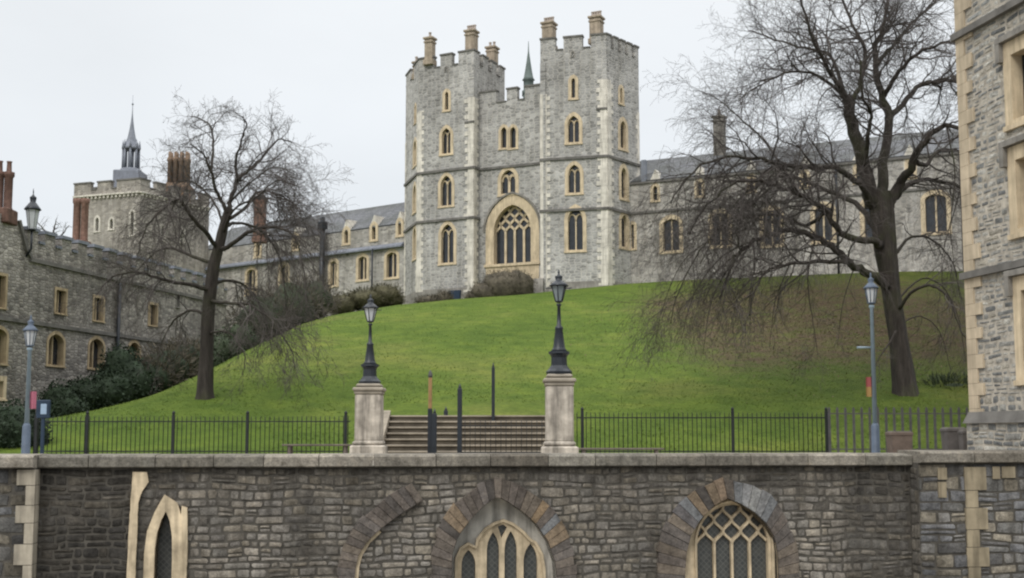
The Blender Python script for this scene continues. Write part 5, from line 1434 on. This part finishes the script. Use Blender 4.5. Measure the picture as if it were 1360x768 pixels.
make_tree(9, 'bare_tree', 'faint distant bare tree behind the crenellated parapet of the lodgings', (FX(68, 150), 150, 6), 150, [(68, 400, 0, 8), (68, 340, 0, 6), (68, 325, 0, 5)],
  [dict(p=[(68, 330, 0), (60, 308, 0), (50, 295, 1)], r=(.25, .05)), dict(p=[(68, 330, 0), (72, 305, 0), (75, 290, 1)], r=(.25, .05)), dict(p=[(68, 330, 0), (82, 312, 0), (92, 300, 1)], r=(.25, .05)), dict(p=[(68, 335, 0), (48, 318, 0), (38, 310, 1)], r=(.2, .05))], PF, 'bare trees on the lawn', 'twig_far')

# ------------------------------------------------------------------ bushes
def bush(name, label, lobes, n, size, mat, cat='bush', group=None, twigs=0, seed=1, core=.8, corem=None):
    """leafy or dry bush: lobes = (x, y, z, rx, ry, rz); leaves spread through each lobe's shell around a ragged core"""
    rg = random.Random(seed); g = G(); gc = G()
    vol = [a[3]*a[5]+a[3]*a[4] for a in lobes]; tot = sum(vol)
    for (x, y, z, rx, ry, rz), v in zip(lobes, vol):
        vs = []; fs = []; A_, B_ = 14, 8
        for b in range(B_+1):
            ph = math.pi*b/B_
            for a in range(A_):
                th = 2*math.pi*a/A_; d = Vector((math.sin(ph)*math.cos(th), math.sin(ph)*math.sin(th), math.cos(ph)))
                k_ = core*(1+.28*noise.noise(d*2.2+Vector((x, y, z))))
                vs.append((x+d.x*rx*k_, y+d.y*ry*k_, z+d.z*rz*k_))
        for b in range(B_):
            for a in range(A_): fs.append((b*A_+a, b*A_+(a+1) % A_, (b+1)*A_+(a+1) % A_, (b+1)*A_+a))
        gc.idx(vs, fs, None, True)
        for _ in range(int(n*v/tot)):
            d = rvec(rg); k_ = (1+.28*noise.noise(d*2.2+Vector((x, y, z)))+.16*noise.noise(d*6))*rg.uniform(.72, 1.08)
            p = Vector((x+d.x*rx*k_, y+d.y*ry*k_, z+d.z*rz*k_))
            a = (rvec(rg)+d*.3).normalized(); b = a.cross(rvec(rg))
            if b.length < .1: continue
            b.normalize(); L_ = size*rg.uniform(.6, 1.4); w = L_*.42
            if twigs: 
                a = (d+rvec(rg)*.6+Vector((0, 0, .35))).normalized(); L_ *= 2.4; w = L_*.07
                b = a.cross(rvec(rg)).normalized()
            g.face([p-a*L_*.5, p+b*w, p+a*L_*.5, p-b*w])
    x, y, z = lobes[0][0], lobes[0][1], min(l[2]-l[5] for l in lobes)
    r_ = thing(name, label, cat, (x, y, z), group)
    part('foliage', g, M[mat], r_); part('branch_mass', gc, M[corem or mat], r_)
    return r_
def lob(px, py, Y, rx, rz, ry=None):
    p = pt(px, py, Y); return (p.x, p.y, p.z, rx, ry or rx, rz)
BG = 'dark shrubs below the lodgings'
bush('shrub', 'rounded dark evergreen shrub nearest the notice board', [lob(80, 538, 56, 1.0, 1.0), lob(95, 545, 55, .9, .7)], 2600, .13, 'evergreen', group=BG, seed=2)
bush('shrub', 'low dark spreading shrub beneath the arched windows', [lob(120, 528, 58, 1.5, 1.0), lob(148, 522, 58, 1.2, 1.1)], 3400, .13, 'evergreen', group=BG, seed=3)
bush('shrub', 'tall dark evergreen shrub beside the drainpipe', [lob(160, 492, 60, 1.1, 1.3), lob(175, 510, 60, 1.5, 1.3), lob(150, 510, 60, 1.2, 1.0)], 4200, .13, 'evergreen', group=BG, seed=4)
bush('shrub', 'dark twiggy shrub behind the left tree trunk', [lob(222, 492, 62, 1.6, 1.4), lob(245, 482, 64, 1.3, 1.3), lob(205, 505, 61, 1.4, 1.2)], 5200, .13, 'brownbush', group=BG, seed=5, twigs=1, core=.72, corem='evergreen')
bush('shrub', 'dull green shrub right of the left tree trunk', [lob(290, 472, 68, 1.5, 1.3), lob(318, 455, 72, 1.4, 1.2), lob(270, 484, 66, 1.2, 1.1)], 4200, .14, 'evergreen_mid', group=BG, seed=6)
bush('shrub', 'twiggy brown thicket against the left range', [lob(350, 425, 84, 2.4, 2.2), lob(385, 410, 88, 2.6, 2.6), lob(415, 400, 92, 2.2, 2.2)], 5200, .16, 'brownbush', group=BG, seed=7, twigs=1, core=.7, corem='evergreen_mid')
bush('shrub', 'mossy brown mound of shrub at the foot of the left range', [lob(455, 406, 98, 1.3, 1.0), lob(485, 400, 99, 1.8, 1.1), lob(510, 394, 100, 1.6, 1.1), lob(522, 400, 100, 1.0, .8)], 5200, .14, 'mossbush', seed=8, twigs=1, core=.86, group=BG)
bush('shrub', 'grey brown dome of clipped shrub below the great window', [lob(668, 382, 99.5, 2.1, 1.45, 1.4), lob(648, 389, 99.5, 1.6, .95, 1.2), lob(689, 380, 99.6, 1.35, 1.4, 1.2), lob(632, 395, 99.5, 1.0, .45, .8)], 6500, .11, 'brownbush', seed=9, twigs=1, core=.92, group='dry shrubs by the gatehouse')
bush('shrub', 'low scrubby growth at the foot of the left turret', [lob(575, 400, 103.5, 1.6, .55, .6), lob(590, 397, 103.4, .9, .8, .6)], 2000, .12, 'brownbush', seed=10, twigs=1, core=.8, group='dry shrubs by the gatehouse')
bush('shrub', 'dark scrub under the right tree by the corner building', [lob(1262, 525, 50, 1.3, .9), lob(1240, 530, 51, .9, .6)], 2600, .11, 'evergreen_mid', seed=12, twigs=1, core=.6)
bush('hedge', 'dark clipped hedge behind the left lamp post', [lob(5, 575, 40, 1.0, .9), lob(25, 574, 40, .9, .95), lob(42, 580, 40, .6, .7)], 4000, .1, 'evergreen', 'hedge', seed=13, core=.85)

# fallen leaves under the big tree
rg = random.Random(21); g = G()
for _ in range(16000):
    x = rg.gauss(14.5, 4.6); y = rg.gauss(68, 8)
    if y < 41 or y > 88: continue
    z = terrain(x, y)+.03; a = rvec(rg); b = a.cross(Vector((0, 0, 1)))
    if b.length < .1: continue
    b.normalize(); a.z *= .3; a.normalize(); s_ = rg.uniform(.025, .055); p = Vector((x, y, z))
    g.face([p-a*s_, p+b*s_*.6, p+a*s_, p-b*s_*.6])
single('fallen_leaves', g, M['litter'], 'brown fallen leaves scattered under the big bare tree', None, kind='stuff')
# short tufts of grass over the slope
rg = random.Random(33); g = G()
for _ in range(36000):
    Y = 1/rg.uniform(1/92, 1/38.7); X = Y*rg.uniform(-.40, .40)
    if abs(X+1.6) < 3.2 and Y < 47: continue
    z = terrain(X, Y)-.01
    if X/Y < -.2 and z < .8: continue
    h = rg.uniform(.025, .06)*(1+.8*noise.noise(Vector((X*.5, Y*.5, 3)))); p = Vector((X, Y, z))
    for q in range(2):
        a = rg.uniform(0, math.pi); d = Vector((math.cos(a), math.sin(a), 0))*.022; t = Vector((rg.uniform(-.06, .06), rg.uniform(-.06, .06), h))
        g.face([p-d, p+d, p+t])
single('grass_tufts', g, mat_leaf('grass blade', (.115, .165, .030), .35), 'short tufts of grass over the mown slope', None, kind='stuff')
print('objects', len(S.objects))
